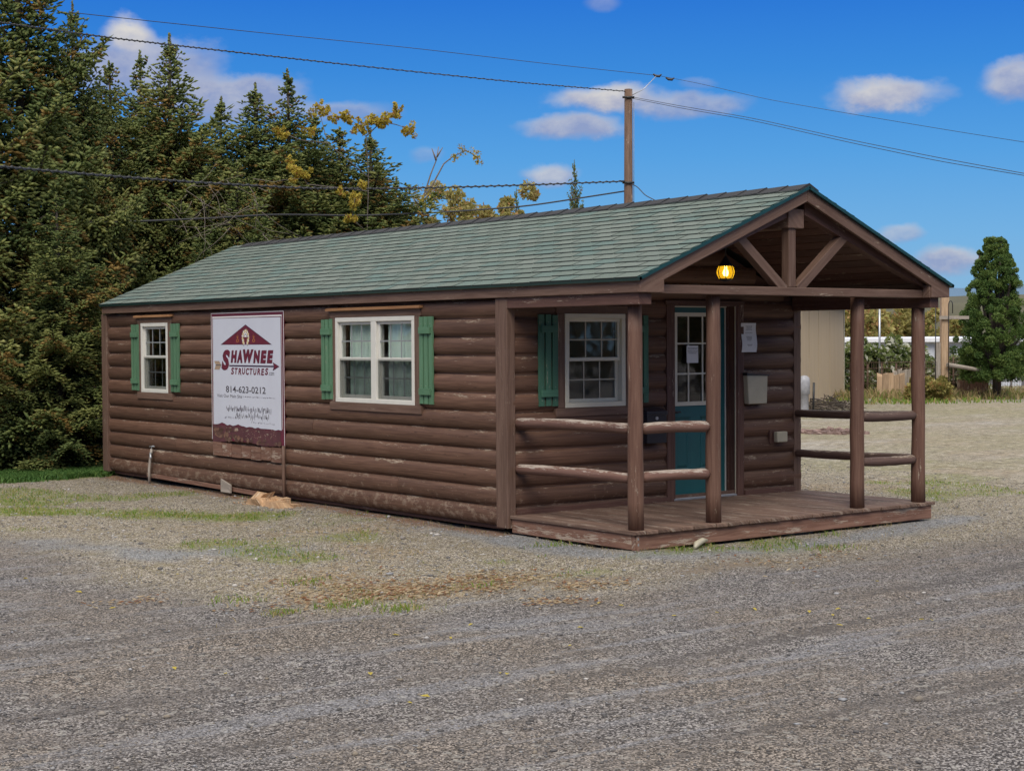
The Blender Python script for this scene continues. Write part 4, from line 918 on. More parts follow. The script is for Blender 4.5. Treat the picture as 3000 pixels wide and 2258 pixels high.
# ------------------------------------------------------------------ spruces
def spruce_mesh(seed, H, Rr, dens=1.0):
    g = np.random.default_rng(seed); B = []; Dr = []; Ln = []; C2 = []; stems = []
    h = .1
    while h < H-.12:
        frac = h/H; nb = 7 if frac < .75 else 6
        a0 = g.uniform(0, 6.28)
        for k in range(nb):
            a = a0+6.283*k/nb+g.normal(0, .2); Lb = (Rr*min((1-frac)**.72, 1.5*(1-frac)**1.15)+.02)*g.uniform(.5, 1.2)*(1+.22*math.sin(2*a+h*1.7)+.15*math.sin(3*a-h*2.9))
            if frac < .1: Lb *= .75
            tilt = -.45+frac*1.05+g.normal(0, .1); hh = h+g.uniform(-.08, .08)
            da = np.array([math.cos(a), math.sin(a), 0]); sd_ = np.array([-math.sin(a), math.cos(a), 0])
            brs = g.random(); n = max(4, int(Lb/.075*dens)); ts = np.linspace(.12, 1, n)
            pos = lambda t: np.array([0, 0, hh])+da*Lb*t+np.array([0, 0, 1])*Lb*(tilt*t+.38*t**2.2-.12*t)
            stems.append([pos(t) for t in (0, .35, .7, 1)]+[Lb])
            for j, t in enumerate(ts):
                p = pos(t); fw = (pos(t+.02)-pos(t)); fw /= np.linalg.norm(fw)
                for s in (-1, 1):
                    l = min(.5*Lb, .62)*(1-t)**.7*g.uniform(.55, 1.1)+.09*min(1, .2+Lb*1.5)
                    td = fw*g.uniform(.45, .85)+sd_*s*g.uniform(.6, 1)+np.array([0, 0, g.normal(-.22, .22)]); td /= np.linalg.norm(td)
                    nf = max(2, int(l/.043*dens)); tt = (np.arange(nf)+g.random(nf)*.6)/nf
                    q = p+td*l*tt[:, None]+np.array([0, 0, -1])*(l*.5*tt**2)[:, None]
                    up = np.cross(td, sd_*s); ps = np.cross(td, np.array([0, 0, 1.])); ps /= np.linalg.norm(ps)+1e-6
                    sg = np.where(np.arange(nf) % 2 == 0, 1, -1)[:, None]
                    fd = td*g.uniform(.5, .95, (nf, 1))+ps*sg*g.uniform(.35, .9, (nf, 1))+np.array([0, 0, 1])*g.normal(.12, .3, (nf, 1))
                    fd[-1] = td+g.normal(0, .15, 3); fd /= np.linalg.norm(fd, axis=1, keepdims=True)
                    B.append(q); Dr.append(fd); Ln.append(g.uniform(.09, .2, nf)*(1-.3*tt)*min(1, .3+Lb*1.1))
                    tw = g.random()
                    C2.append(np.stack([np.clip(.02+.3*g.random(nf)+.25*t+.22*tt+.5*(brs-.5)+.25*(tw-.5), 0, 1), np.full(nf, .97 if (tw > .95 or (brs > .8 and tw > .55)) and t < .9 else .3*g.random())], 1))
        h += g.uniform(.2, .34)*(1.15-.45*frac)
    # leader
    B = np.concatenate(B); Dr = np.concatenate(Dr); Ln = np.concatenate(Ln); C2 = np.concatenate(C2)
    nl = 40; z = np.linspace(H-.45, H, nl); a = g.uniform(0, 6.28, nl)
    B = np.r_[B, np.stack([0*z, 0*z, z], 1)]; d = np.stack([np.cos(a)*.7, np.sin(a)*.7, np.full(nl, .7)], 1); Dr = np.r_[Dr, d]; Ln = np.r_[Ln, np.linspace(.08, .035, nl)]; C2 = np.r_[C2, np.tile([.5, .1], (nl, 1))]
    k = len(B); ref = g.normal(0, 1, (k, 3)); a1 = np.cross(Dr, ref); a1 /= np.linalg.norm(a1, axis=1, keepdims=True); a2 = np.cross(Dr, a1)
    rad = g.uniform(.015, .026, k)
    V = np.zeros((k, 5, 3)); V[:, 0] = B-Dr*Ln[:, None]*.1; V[:, 4] = B+Dr*Ln[:, None]
    for i in range(3):
        th = 2.094*i; rr = rad*g.uniform(.7, 1.5, k); V[:, 1+i] = B+Dr*(Ln*g.uniform(.3, .65, k))[:, None]+(a1*math.cos(th)+a2*math.sin(th))*rr[:, None]
    T = np.array([(0, 2, 1), (0, 3, 2), (0, 1, 3), (4, 1, 2), (4, 2, 3), (4, 3, 1)])[None]+5*np.arange(k)[:, None, None]
    return V.reshape(-1, 3), T.reshape(-1, 3), np.repeat(C2, 6, axis=0), stems
def make_spruce(seed, H, Rr, loc, label, group, dens=1.):
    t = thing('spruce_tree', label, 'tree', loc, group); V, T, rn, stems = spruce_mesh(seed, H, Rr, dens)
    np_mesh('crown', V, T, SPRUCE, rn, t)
    b = MB(); o = np.array(loc); b.tube([o+(0, 0, -.1), o+(.03, 0, H*.3), o+(0, .03, H*.7), o+(0, 0, H)], [.13, .1, .05, .012], BARK, 9)
    for s in stems[::2]: b.tube([o+p for p in s[:4]], [.022*min(1, s[4]), .016, .01, .004], BARK, 4, False)
    b.build('trunk', t); return t
def copy_tree(o, parent=None):
    c = o.copy(); COL.objects.link(c); c.parent = parent
    for ch in list(o.children): copy_tree(ch, c)
    return c
GS = 'spruces in the row behind the cabin'
H0, R0 = 7.2, 2.1
pA = make_spruce(21, H0, R0, (0, 0, -.2), 'x', GS); pB = make_spruce(22, H0, 1.95, (0, 0, -.2), 'x', GS)
pC = make_spruce(23, H0, 2.2, (0, 0, -.2), 'x', GS, 1.05)
def put(proto, used, px, d, top, wid, rot, label, lean=(0, 0)):
    o = proto if not used else copy_tree(proto); p = onground(px, d); ztop = 1.69+(1000-top)*d/FPX; s = (ztop+.2)/H0
    o.location = p; o.scale = (wid, wid, s); o.rotation_euler = (lean[0], lean[1], rot); tag(o, label); return o
USED = set()
rows = [(pA, 0, 70, 26.0, -330, 1.12, .3, 'tallest spruce at the left edge of the photo, top out of frame'),
        (pB, 0, -150, 24.5, -200, 1.1, 2., 'spruce half cut off by the left edge of the photo'),
        (pC, 0, 225, 26.8, 5, .75, 1., 'slim spruce with a thin tip just right of the tallest one'),
        (pA, 1, 330, 28.3, 180, .95, 4., 'spruce with a short blunt tip below the white cloud'),
        (pB, 1, 420, 29.8, 150, 1.0, 5.1, 'slender spruce tip just left of the pointed one that crosses the line'),
        (pC, 1, 507, 29.0, 100, 1.05, 2.2, 'spruce with the sharp pointed tip crossing the upper power line'),
        (pB, 1, 655, 29.6, 285, 1.05, .4, 'short spruce with the lowest of the three sharp tips below the lavender cloud'),
        (pC, 1, 755, 30.0, 245, 1.1, 5.6, 'spruce with the middle of the three sharp tips below the lavender cloud'),
        (pB, 1, 850, 30.4, 205, 1.1, 3.3, 'spruce with the tallest needle-thin tip, just left of the yellow vine leaves'),
        (pA, 1, 1000, 31.2, 375, 1.2, 1.4, 'broad spruce next to the one topped by yellow vine')]
for (pr, u, px, d, top, w, rot, lb) in rows: put(pr, u, px, d, top, w, rot, lb)
put(pC, 1, 595, 28.6, 430, .85, 3.9, 'low bushy spruce with its head just above the lower cable')
put(pB, 1, 170, 24.6, 560, .78, 5., 'low young spruce in front of the tallest, near the far corner')
put(pC, 1, 1090, 30.7, 385, 1.12, 2.6, 'spruce with the yellow vine over its top, above the roof')
put(pB, 1, 1165, 32.5, 520, .8, .2, 'short spruce at the very right end of the row')
put(pB, 1, 930, 30.8, 325, 1.05, .9, 'spruce between the needle-thin tip and the yellow leaves')
put(pA, 1, 700, 28.2, 470, .9, 2.1, 'low bushy spruce just above the middle of the roof slope')
put(pA, 1, 1110, 33.0, 470, .85, 2.9, 'small spruce leaning out past the right end of the row')
for px, d, top, w, ln, lb in ((1700, 44, 470, .42, (.0, .05), 'distant thin spruce with a bent tip left of the utility pole'), (1520, 42, 555, .38, (0, .02), 'distant little spruce behind the yellow bushes and the ridge')):
    put(pB, 1, px, d, top, w, 1.3, lb, ln)['group'] = 'distant spruces behind the roof ridge'

# leafy plants -----------------------------------------------------------------
def leaf_mesh(centers, radii, n_per, size, seed, flat=1.):
    g = np.random.default_rng(seed); C = []; 
    for c, r, n in zip(centers, radii, n_per):
        d = g.normal(0, 1, (n, 3)); d /= np.linalg.norm(d, axis=1, keepdims=True); q = d*(r*g.uniform(.25, 1.05, n)**.6)[:, None]; q[:, 2] *= flat
        C.append(np.c_[np.asarray(c)+q, np.full(n, g.random())])
    C = np.concatenate(C); k = len(C); P = C[:, :3]
    u = g.normal(0, 1, (k, 3)); u /= np.linalg.norm(u, axis=1, keepdims=True); w = np.cross(u, g.normal(0, 1, (k, 3))); w /= np.linalg.norm(w, axis=1, keepdims=True); nn = np.cross(u, w)
    s = (size*g.uniform(.6, 1.4, k))[:, None]
    V = np.stack([P-u*s, P+w*s*.5+nn*s*.15, P+u*s, P-w*s*.5+nn*s*.15], 1).reshape(-1, 3)
    T = np.array([(0, 1, 2), (0, 2, 3)])[None]+4*np.arange(k)[:, None, None]
    rn = np.repeat(np.stack([np.clip(C[:, 3]*.5+g.random(k)*.55, 0, 1), g.random(k)], 1), 2, axis=0)
    return V, T.reshape(-1, 3), rn
def leafy(name, label, cat, loc, centers, radii, n_per, size, mat, seed, stems, srad=.02, group=None, barkm=None, flat=1.):
    t = thing(name, label, cat, loc, group); V, T, rn = leaf_mesh([np.asarray(c, float)-loc for c in centers], radii, n_per, size, seed, flat)
    np_mesh('foliage', V, T, mat, rn, t); b = MB()
    for st in stems: b.tube(st, list(np.linspace(srad, srad*.35, len(st))), barkm or BARK, 6)
    b.build('stem', t); return t
def blob_shrub(px, d, ytop, wpx, mat, label, seed, group, size=.07, n=2600, name='shrub', cat='shrub'):
    g = np.random.default_rng(seed); loc = onground(px, d); h = 1.69+(1000-ytop)*d/FPX+.2; w = wpx*d/FPX/2; cs = []; rs = []
    for i in range(64):
        a = g.uniform(0, 6.28); z = g.uniform(.08, 1.)*g.uniform(.75, 1); rr = w*max(.03, 1-(abs(z-.42)/.62)**4)**.25*math.sqrt(g.random())
        cs.append(loc+np.array([rr*math.cos(a), rr*math.sin(a), z*h*.97])); rs.append(g.uniform(.09, .2)*min(w, h*.8)*1.3)
    st = [[loc, loc+(c-loc)*.5+np.array([0, 0, .1]), c] for c in cs[:9]]
    return leafy(name, label, cat, loc, cs, rs, [n//64]*64, size, mat, seed, st, .03, group)
GB = 'bushes and small trees in the yard behind the porch'
for a in ((2500, 74, 905, 130, OLIVE, 'tall yellow-olive bush just right of the tan shed', 31), (2570, 77, 880, 150, OLIVE, 'broad golden bush behind the long white building, seen between the two right porch posts', 32),
          (2655, 80, 900, 130, OLIVE, 'pale olive bush left of the last porch post', 33), (2740, 82, 930, 110, OLIVE, 'low olive bush right of the last porch post', 34),
          (2560, 57, 1000, 120, SHRUBG, 'green and white flecked shrub in front of the golden bush', 35), (2640, 58, 1015, 120, SHRUBG, 'dark green shrub near the last porch post', 36),
          (2510, 60, 1050, 70, SHRUBG, 'small green shrub at the foot of the tan shed', 37), (2720, 50, 1120, 70, OLIVE, 'low yellow bush at the foot of the timber post', 38),
          (2815, 56, 1040, 90, SHRUBG, 'shrub with pale flecks behind the rail right of the timber post', 39)):
    a = (*a[:3], int(a[3]*1.7), *a[4:]); blob_shrub(*a, GB, .13 if a[4] is OLIVE else .11, 9500)
def cedar():
    g = np.random.default_rng(5); d = 51.; loc = onground(2915, d); H = 5.15; cs = []; rs = []
    for i in range(600):
        z = .13+.83*g.random()**1.25; w = 1.2*min(1, ((1.0-z)/.72)**.62+.02)*(1 if z > .26 else .8); a = g.uniform(0, 6.28); rr = w*g.uniform(.55, 1.03)*(1+.1*math.sin(3*a+z*9)+.07*math.sin(5*a-z*23))
        cs.append(loc+np.array([rr*math.cos(a), rr*math.sin(a), z*H])); rs.append(g.uniform(.1, .2)*(1.2-.6*z))
    t = leafy('evergreen_tree', 'dense pointed green evergreen tree at the right edge of the photo', 'tree', loc, cs, rs, [200]*600, .032, CEDAR, 6, [[loc, loc+(0, 0, 1.5), loc+(.05, 0, 4.7)]]+[[loc+(0, 0, .9), c] for c in cs[:40]], .09)
cedar()
# yellow-leaved vine over the right end of the spruces
def vine():
    g = np.random.default_rng(9); loc = onground(1085, 30.2); path = [(1010, 335, 8), (1022, 352, 10), (1045, 365, 12), (1075, 362, 13), (1100, 352, 12), (1130, 345, 14), (1155, 335, 11), (1165, 315, 8), (1060, 380, 9), (1120, 365, 8), (1200, 378, 12), (1185, 385, 6),
            (930, 320, 12), (955, 330, 12), (975, 345, 8), (905, 385, 9), (820, 385, 12), (835, 395, 8), (855, 480, 12), (875, 500, 14), (895, 515, 9), (862, 525, 7), (1065, 545, 8), (1040, 590, 14), (1025, 640, 10), (1000, 560, 8), (1320, 610, 1)]
    cs = []; rs = []
    for x, y, r in path[:-1]:
        d = 29.3 if y < 400 else 27.6
        for k in range(9): cs.append(at(x+g.normal(0, r*.95), y+g.normal(0, r*.8), d+g.normal(0, .1))); rs.append(r*d/FPX*g.uniform(.45, .95))
    st = [[loc, at(1075, 700, 29.9), at(1080, 520, 29.6), at(1072, 400, 29.3), at(1045, 365, 29.3), at(1015, 340, 29.3)], [at(1072, 400, 29.3), at(1120, 355, 29.3), at(1160, 330, 29.3)], [at(1110, 355, 29.3), at(1160, 365, 29.3), at(1200, 378, 29.3)],
          [at(1080, 520, 29.6), at(960, 420, 29.4), at(935, 325, 29.3)], [at(1080, 560, 29.6), at(900, 540, 28.5), at(870, 490, 27.6)], [at(1075, 680, 29.9), at(1030, 640, 27.8), at(1040, 580, 27.6)], [at(960, 420, 29.4), at(880, 410, 29.3), at(825, 388, 29.3)]]
    leafy('climbing_vine', 'yellow autumn vine trailing over the spruces near the right end of the row', 'vine', loc, cs, rs, [max(8, int(26*r/.06)) for r in rs], .032, YELLOW, 10, st, .012, barkm=TWIG)
vine()
def sapling():
    loc = onground(1240, 31.5); d = 31.5; cs = [at(*q, d) for q in ((1350, 432), (1362, 445), (1385, 445), (1400, 455), (1405, 475), (1330, 462), (1340, 455), (1395, 465), (1210, 590), (1225, 600), (1235, 570), (1255, 590))]
    st = [[loc, at(1225, 600, d), at(1265, 545, d), at(1300, 480, d), at(1325, 460, d), at(1365, 440, d), at(1400, 462, d)], [loc, at(1240, 580, d), at(1262, 510, d), at(1278, 470, d), at(1285, 430, d)], [at(1278, 470, d), at(1265, 435, d)], [at(1280, 460, d), at(1297, 432, d)], [at(1225, 600, d), at(1270, 560, d), at(1290, 530, d)], [at(1225, 600, d), at(1205, 570, d)]]
    leafy('sapling', 'thin bare sapling with a few yellow leaves at its tips above the roof', 'tree', loc, cs, [.09]*8+[.2]*4, [30]*8+[120]*4, .026, YELLOW, 12, st, .02, barkm=TWIG)
sapling()
for a in ((1325, 38, 512, 270, OLIVE, 'yellow-green bush behind the left part of the ridge', 41), (1440, 39, 492, 290, OLIVE, 'larger golden bush behind the ridge beside the sapling', 42), (1525, 40, 540, 190, OLIVE, 'low yellow bush behind the ridge left of the utility pole', 43)):
    blob_shrub(*a, 'yellow bushes behind the cabin roof', .06, 14000)
# loose dead twigs hanging in the spruces
t = thing('dead_branch', 'tangle of bare grey twigs hanging in the dark gap among the spruces', 'branch', at(560, 620, 27))
b = MB()
for i in range(34):
    p = at(random.uniform(540, 780), random.uniform(520, 690), random.uniform(26.2, 27)); pts = [p]; dd = np.array([random.gauss(0, .06), random.gauss(0, .05), -.08])
    for k in range(5): dd = dd+np.array([random.gauss(0, .05), random.gauss(0, .04), random.gauss(0, .05)]); pts.append(pts[-1]+dd)
    b.tube(pts, list(np.linspace(.006, .002, 6)), TWIG, 4)
b.build('twigs', t)
for px, d, yt, wp, lb, sd_ in ((255, 24.9, 1080, 190, 'dark bush with a few yellow leaves against the far corner of the cabin', 51), (90, 25.2, 1200, 200, 'low dark undergrowth bush at the left under the spruces', 52)):
    blob_shrub(px, d, yt, wp, foliage('undergrowth', [(.03, .045, .018, 1), (.06, .075, .025, 1), (.1, .11, .035, 1)], (.36, .25, .03, 1), .06), lb, sd_, 'undergrowth bushes below the spruces', .04, 7000)

# ------------------------------------------------------------------ utility pole and lines
t = thing('utility_pole', 'tall wooden utility pole rising behind the roof ridge', 'pole', onground(1840, 36))
base = onground(1840, 36); top = at(1841, 262, 36)
b = MB(); b.tube([base, base+(top-base)*.5, top], [.125, .1, .088], POLEW, 14, wob=.05); b.build('shaft', t)
b = MB()
for y in (535, 285):
    p = at(1841, y, 35.9); b.tube([p-AR*.13, p+AR*.13], .025, IRON, 8)
b.tube([at(1828, 532, 35.9), at(1812, 530, 35.9)], [.03, .012], IRON, 6); b.tube([at(1850, 280, 36), at(1885, 262, 36), at(1922, 224, 36)], .008, STEEL, 5); b.build('bracket', t)
b = MB(); p = at(1854, 600, 35.9); b.tube([at(1857, 700, 35.95), at(1857, 300, 35.95)], .008, GREYCAB, 5); b.build('ground_wire', t)
def wire(label, pts, r, mat, bundle=0):
    P = [at(*q) for q in pts]; out = []
    for i in range(len(P)-1):
        for k in range(10): out.append(P[i]+(P[i+1]-P[i])*k/10)
    out.append(P[-1]); out = np.array(out); n = len(out)
    for _ in range(6): out[1:-1] = (out[:-2]+2*out[1:-1]+out[2:])/4          # ease the kinks into a sag
    b = MB(); b.tube(list(out), r, mat, 6)
    if bundle:                                                               # a second conductor twisted round the first
        m_ = n*14; tt = np.linspace(0, n-1, m_); q = np.stack([np.interp(tt, np.arange(n), out[:, j]) for j in range(3)], 1)
        ph = np.linspace(0, bundle, m_)*6.283; q += AU*(np.sin(ph)*r*1.25)[:, None]+AF*(np.cos(ph)*r*1.25)[:, None]; b.tube(list(q), r*.8, mat, 5)
    b.build('power_line', None, tuple(out[0]), label, 'cable', 'overhead lines at the utility pole')
wire('twisted service line crossing the sky from top left to the pole top', [(-150, 45, 20), (0, 66, 21.2), (330, 112, 23), (600, 143, 25), (1000, 188, 28.5), (1500, 240, 32.5), (1835, 268, 36)], .009, LEADM, 110)
wire('thin highest line running above the twisted service line', [(200, 36, 24), (420, 60, 25), (760, 96, 27), (1200, 140, 31), (1600, 187, 34), (1930, 222, 37)], .006, LEADM)
wire('thin line continuing right from the clamps beside the pole', [(1930, 222, 37), (2050, 245, 36), (2250, 292, 34), (2500, 335, 31), (2800, 385, 29), (3150, 440, 27)], .005, LEADM)
wire('heavy black bundled cable passing in front of the spruces to the pole', [(-150, 468, 20), (0, 488, 20.9), (300, 514, 22.8), (600, 536, 24.8), (900, 552, 27), (1100, 553, 28.6), (1350, 548, 31), (1600, 540, 33.5), (1830, 531, 35.9)], .014, LEADM, 90)
wire('upper strand of the double line sloping down to the right edge', [(1850, 284, 36), (2000, 312, 34), (2200, 345, 32), (2500, 412, 29), (2750, 462, 27), (3000, 508, 25), (3150, 535, 24)], .006, LEADM)
wire('lower strand of the double line sloping down to the right edge', [(1850, 288, 36), (2000, 318, 34), (2200, 352, 32), (2500, 420, 29), (2750, 472, 27), (3000, 514, 25), (3150, 540, 24)], .006, LEADM)
wire('low black cable half hidden among the spruces above the roof', [(250, 652, 26), (420, 648, 26.3), (600, 640, 26.8), (800, 628, 27.6), (1050, 632, 29), (1300, 622, 31), (1545, 604, 34), (1830, 560, 36.1)], .018, LEADM)
wire('short drop line falling from the pole towards the roof', [(1850, 538, 35.9), (1868, 548, 35.7), (1890, 572, 35.4), (1925, 590, 35), (1990, 600, 34.5)], .01, LEADM)
for px, py, lb in ((1925, 220, 'left dark clamp on the thin line right of the pole'), (1962, 230, 'right dark clamp on the thin line right of the pole')):
    p = at(px, py, 36.9); b = MB(); b.tube([p-AR*.09+AU*.02, p-AR*.03-AU*.02, p+AR*.05-AU*.03, p+AR*.1+AU*.015], [.018, .03, .03, .012], IRON, 7); b.build('line_clamp', None, tuple(p), lb, 'clamp', 'clamps on the overhead line')

# ------------------------------------------------------------------ yard behind, right
def siding_m():
    t_ = NT('tan_panel_siding'); tc = t_.n('TexCoord').outputs['Object']; n = t_.noise(t_.scale(tc, 2, 2, .3), 1.5, 5); t_.base(t_.mix(n, (.4, .3, .19, 1), (.5, .385, .25, 1))); t_.p(Roughness=.8); return t_.m
TAN = siding_m()
A_ = np.array([21.5, 16.0, -.2]); B_ = np.array([32.0, 23.75, -.2]); ud = (B_-A_)/np.linalg.norm(B_-A_); Lw = np.linalg.norm(B_-A_); inw = np.array([-ud[1], ud[0], 0])
shed = thing('shed', 'tan panel-sided shed standing behind the porch on the right', 'shed', (A_+B_)/2)
b = MB(); hs = 2.95
pan = Lw*np.array([0, .16, .36, .62, 1.])
for i in range(4): b.hexa([A_+ud*u+inw*n+np.array([0, 0, z]) for u in (pan[i]+.05, pan[i+1]-.05) for n in (0, .05) for z in (.0, hs)], TAN, 2)
b.hexa([A_+ud*u+inw*n+np.array([0, 0, z]) for u in (0.02, Lw-.02) for n in (.03, 5) for z in (-.05, hs-.02)], TAN); b.build('wall', shed)
b = MB(); b.hexa([B_+ud*u+inw*n+np.array([0, 0, z]) for u in (-.1, .06) for n in (-.03, .4) for z in (0, hs)], BEIGE); b.build('corner_trim', shed)
b = MB(); b.prism([A_+inw*n+np.array([0, 0, z]) for n, z in ((-.3, hs), (5.3, hs), (2.5, hs+.35))], ud*Lw, RIDGEM); b.build('roof', shed)
def pedestal():
    p = onground(2356, 41); t = thing('utility_pedestal', 'whitish utility pedestal in front of the tan shed', 'pedestal', p)
    b = MB(); b.lathe(p, [(.11, 0), (.11, .5), (.14, .52), (.14, .86), (.12, .93), (.06, .97), (0, .98)], plain('pale_grey_housing', (.36, .36, .38, 1), .6, .3), 14); b.build('housing', t); b = MB(); b.tube([p+(.22, -.1, 0), p+(.24, -.1, .8)], .03, IRON, 6); b.build('pipe', t)
pedestal()
def tp():
    d = 50.3; p = onground(2767, d); t = thing('timber_post', 'tall tan timber post with a cross arm in the yard at right', 'post', p)
    b = MB(); b.hexa([p+AR*i*.12+np.array([AF[0], AF[1], 0])*j*.12+np.array([0, 0, z]) for i in (-1, 1) for j in (-1, 1) for z in (0, 3.6)], TANP, 2); b.build('shaft', t, bevel=.02)
    b = MB(); c = at(2795, 930, d-.2); b.beam(c-AR*.45, c+AR*.45, .06, .1, OLDW, AF); b.build('cross_arm', t)
    q = onground(2747, d-.3); b = MB(); b.hexa([q+AR*i*.08+AF*j*.03*np.array([1, 1, 0])+np.array([0, 0, z]) for i in (-1, 1) for j in (-1, 1) for z in (0, 1.75)], OLDW, 2); b.build('plank', None, tuple(q), 'grey upright plank leaning against the tan timber post', 'plank')
    for px, yt, lb in ((2741, 850, 'straight black iron rod left of the timber post'), (2779, 890, 'black shepherd hook just right of the timber post')):
        q = onground(px, d-.5); h = 1.69+(1000-yt)*d/FPX+.2; b = MB(); P = [q, q+(0, 0, h-.15)]
        if px > 2750: P += [q+(0, 0, h-.15)+AR*(.06-.06*math.cos(a))+np.array([0, 0, .13*math.sin(a)]) for a in (.6, 1.2, 1.9, 2.5, 3.1)]+[q+(0, 0, h-.4)+AR*.12]
        b.tube(P, .015, IRON, 6); b.build('garden_hook' if px > 2750 else 'iron_rod', None, tuple(q), lb, 'garden hook' if px > 2750 else 'rod')
    e = onground(2925, 51.2); b = MB(); b.tube([e, e+(0, 0, .9)], [.1, .085], POLEW, 8); b.build('fence_post', None, tuple(e), 'short brown fence post below the evergreen at the right edge', 'fence post')
    b = MB(); b.tube([at(2775, 1068, d-.25), at(2850, 1080, d), at(2895, 1092, 50.9)], [.07, .06, .05], OLDW, 8); b.build('log_rail', None, tuple(at(2775, 1068, d-.25)), 'pale peeled log rail running from the timber post under the evergreen', 'rail')
tp()
lb = thing('long_building', 'long low white building far behind the bushes on the right', 'building', onground(2720, 65))
a_, b_ = onground(2400, 66), onground(3120, 64); dd_ = (b_-a_)/np.linalg.norm(b_-a_); nn_ = np.array([-dd_[1], dd_[0], 0]); Lb_ = np.linalg.norm(b_-a_)
b = MB(); b.hexa([a_+dd_*u+nn_*n+np.array([0, 0, z]) for u in (0, Lb_) for n in (0, 3) for z in (-.2, 1.74)], plain('pale_grey_siding', (.5, .52, .56, 1), .6, .15)); b.build('wall', lb)
b = MB(); b.prism([a_+nn_*n+np.array([0, 0, z]) for n, z in ((-.3, 1.74), (3.3, 1.74), (3.3, 1.8), (1.5, 1.95), (-.3, 1.88))], dd_*Lb_, plain('white_metal_roof', (.72, .72, .74, 1), .4, .05)); b.build('roof', lb)
for k in range(7):
    b = MB(); u = 1.2+k*1.65; b.hexa([a_+dd_*(u+i_)+nn_*n+np.array([0, 0, z]) for i_ in (0, .7) for n in (-.04, .0) for z in (-.1, 1.5)], plain('dark_bay', (.12, .12, .13, 1), .6, .2) if k == 0 else MATS['dark_bay']); b.build('bay_door', lb)
p = onground(2577, 56); b = MB(); b.tube([p, p+(0, 0, 3.2)], .035, STEEL, 7); b.build('metal_pole', None, tuple(p), 'thin pale metal pole between the two right porch posts', 'pole')
for px, d, w, h, lb in ((2610, 53, .9, .75, 'weathered tan board panel among the shrubs behind the porch'), (2650, 54, .8, .9, 'greyish board panel left of the last porch post'), (2850, 52.5, 1., .6, 'reddish board panel under the evergreen')):
    p = onground(px, d); b = MB()
    for i in range(5):
        q = p+AR*(i-2)*w/5; b.hexa([q+AR*i_*w/10.6+np.array([AF[0], AF[1], 0])*j*.02+np.array([0, 0, z]) for i_ in (-1, 1) for j in (-1, 1) for z in (0, h*random.uniform(.85, 1.05))], SKIRT if px == 2850 else (TANP if px == 2610 else OLDW), 2)
    b.build('board_panel', None, tuple(p), lb, 'boards', 'old board panels in the back yard')
def pile(px, d, w, h, mat, lb, seed, name='rubble_pile', sz=(.06, .16)):
    g = np.random.default_rng(seed); p = onground(px, d); b = MB()
    for i in range(160):
        a = g.uniform(0, 6.28); r = w*math.sqrt(g.random()); z = h*(1-r/w)*g.uniform(.3, 1); s = g.uniform(*sz); c = p+np.array([r*math.cos(a), r*math.sin(a), z])
        u = g.normal(0, 1, (8, 3))*.25; b.hexa([c+s*(np.array([i_, j, k*.7])+u[(i_ > 0)*4+(j > 0)*2+(k > 0)]) for i_ in (-1, 1) for j in (-1, 1) for k in (-1, 1)], mat)
    b.build(name, None, tuple(p), lb, 'rubble')
BRICKM = plain('broken_brick', (.25, .165, .14, 1), .9, .4, nscale=3)
pile(2440, 33, .7, .05, BRICKM, 'low reddish heap of broken brick seen through the porch', 61, sz=(.025, .06))
def brush():
    p = onground(2425, 43.5); b = MB()
    for k in range(150):
        a = random.uniform(0, 6.28); r = .85*math.sqrt(random.random()); c = p+np.array([r*math.cos(a), r*math.sin(a), .02+.4*(1-r)*random.random()]); dd = np.array([random.gauss(0, 1), random.gauss(0, 1), random.gauss(0, .35)]); dd *= random.uniform(.12, .4)/np.linalg.norm(dd)
        b.tube([c-dd, c+(0, 0, .04), c+dd], [.012, .014, .006], BARK if k % 3 else TWIG, 4, False)
    b.build('brush_pile', None, tuple(p), 'dark heap of cut brush in front of the tan shed', 'brush')
brush()
f = thing('wire_fence', 'low wire fence on thin rusty posts in front of the bushes behind the porch', 'fence', onground(2640, 54)); RUST = plain('rusty_steel', (.13, .075, .05, 1), .8, .3)
for px in range(2500, 3010, 42):
    p = onground(px, 54+(px-2500)*.004); b = MB(); b.tube([p, p+(random.gauss(0, .03), 0, 1.15+random.uniform(-.1, .25))], .024, RUST, 5); b.build('post', f)
b = MB()
for z in (.15, .4, .65, .9, 1.1): b.tube([onground(2480, 53.9, z-.2), onground(3040, 56.1, z-.2)], .008, RUST, 4)
for px in range(2490, 3030, 7):
    p = onground(px, 54+(px-2500)*.004); b.tube([p, p+(0, 0, 1.1)], .005, RUST, 3)
b.build('wire_mesh', f)
def tall(n, d0, d1, mat, hmin, hmax, w_, lab):
    px = rng.uniform(2340, 3080, n); d = rng.uniform(d0, d1, n); P = CAM[None]+d[:, None]*(AF[None]+AR[None]*((px-1500)/FPX)[:, None]); k = rng.random(n) < ss(fbm(P[:, 0]*.8, P[:, 1]*.8), .35, .55)
    blades('grass' if mat is GRASSM else 'dry_grass', P[k, 0], P[k, 1], hmin, hmax, w_, mat, lab, .9)
tall(3600, 50, 57, DRYM, .1, .4, .02, 'tall straw coloured weeds along the wire fence behind the porch')
tall(2600, 47, 57, GRASSM, .05, .18, .02, 'rough green weeds in the yard behind the porch')
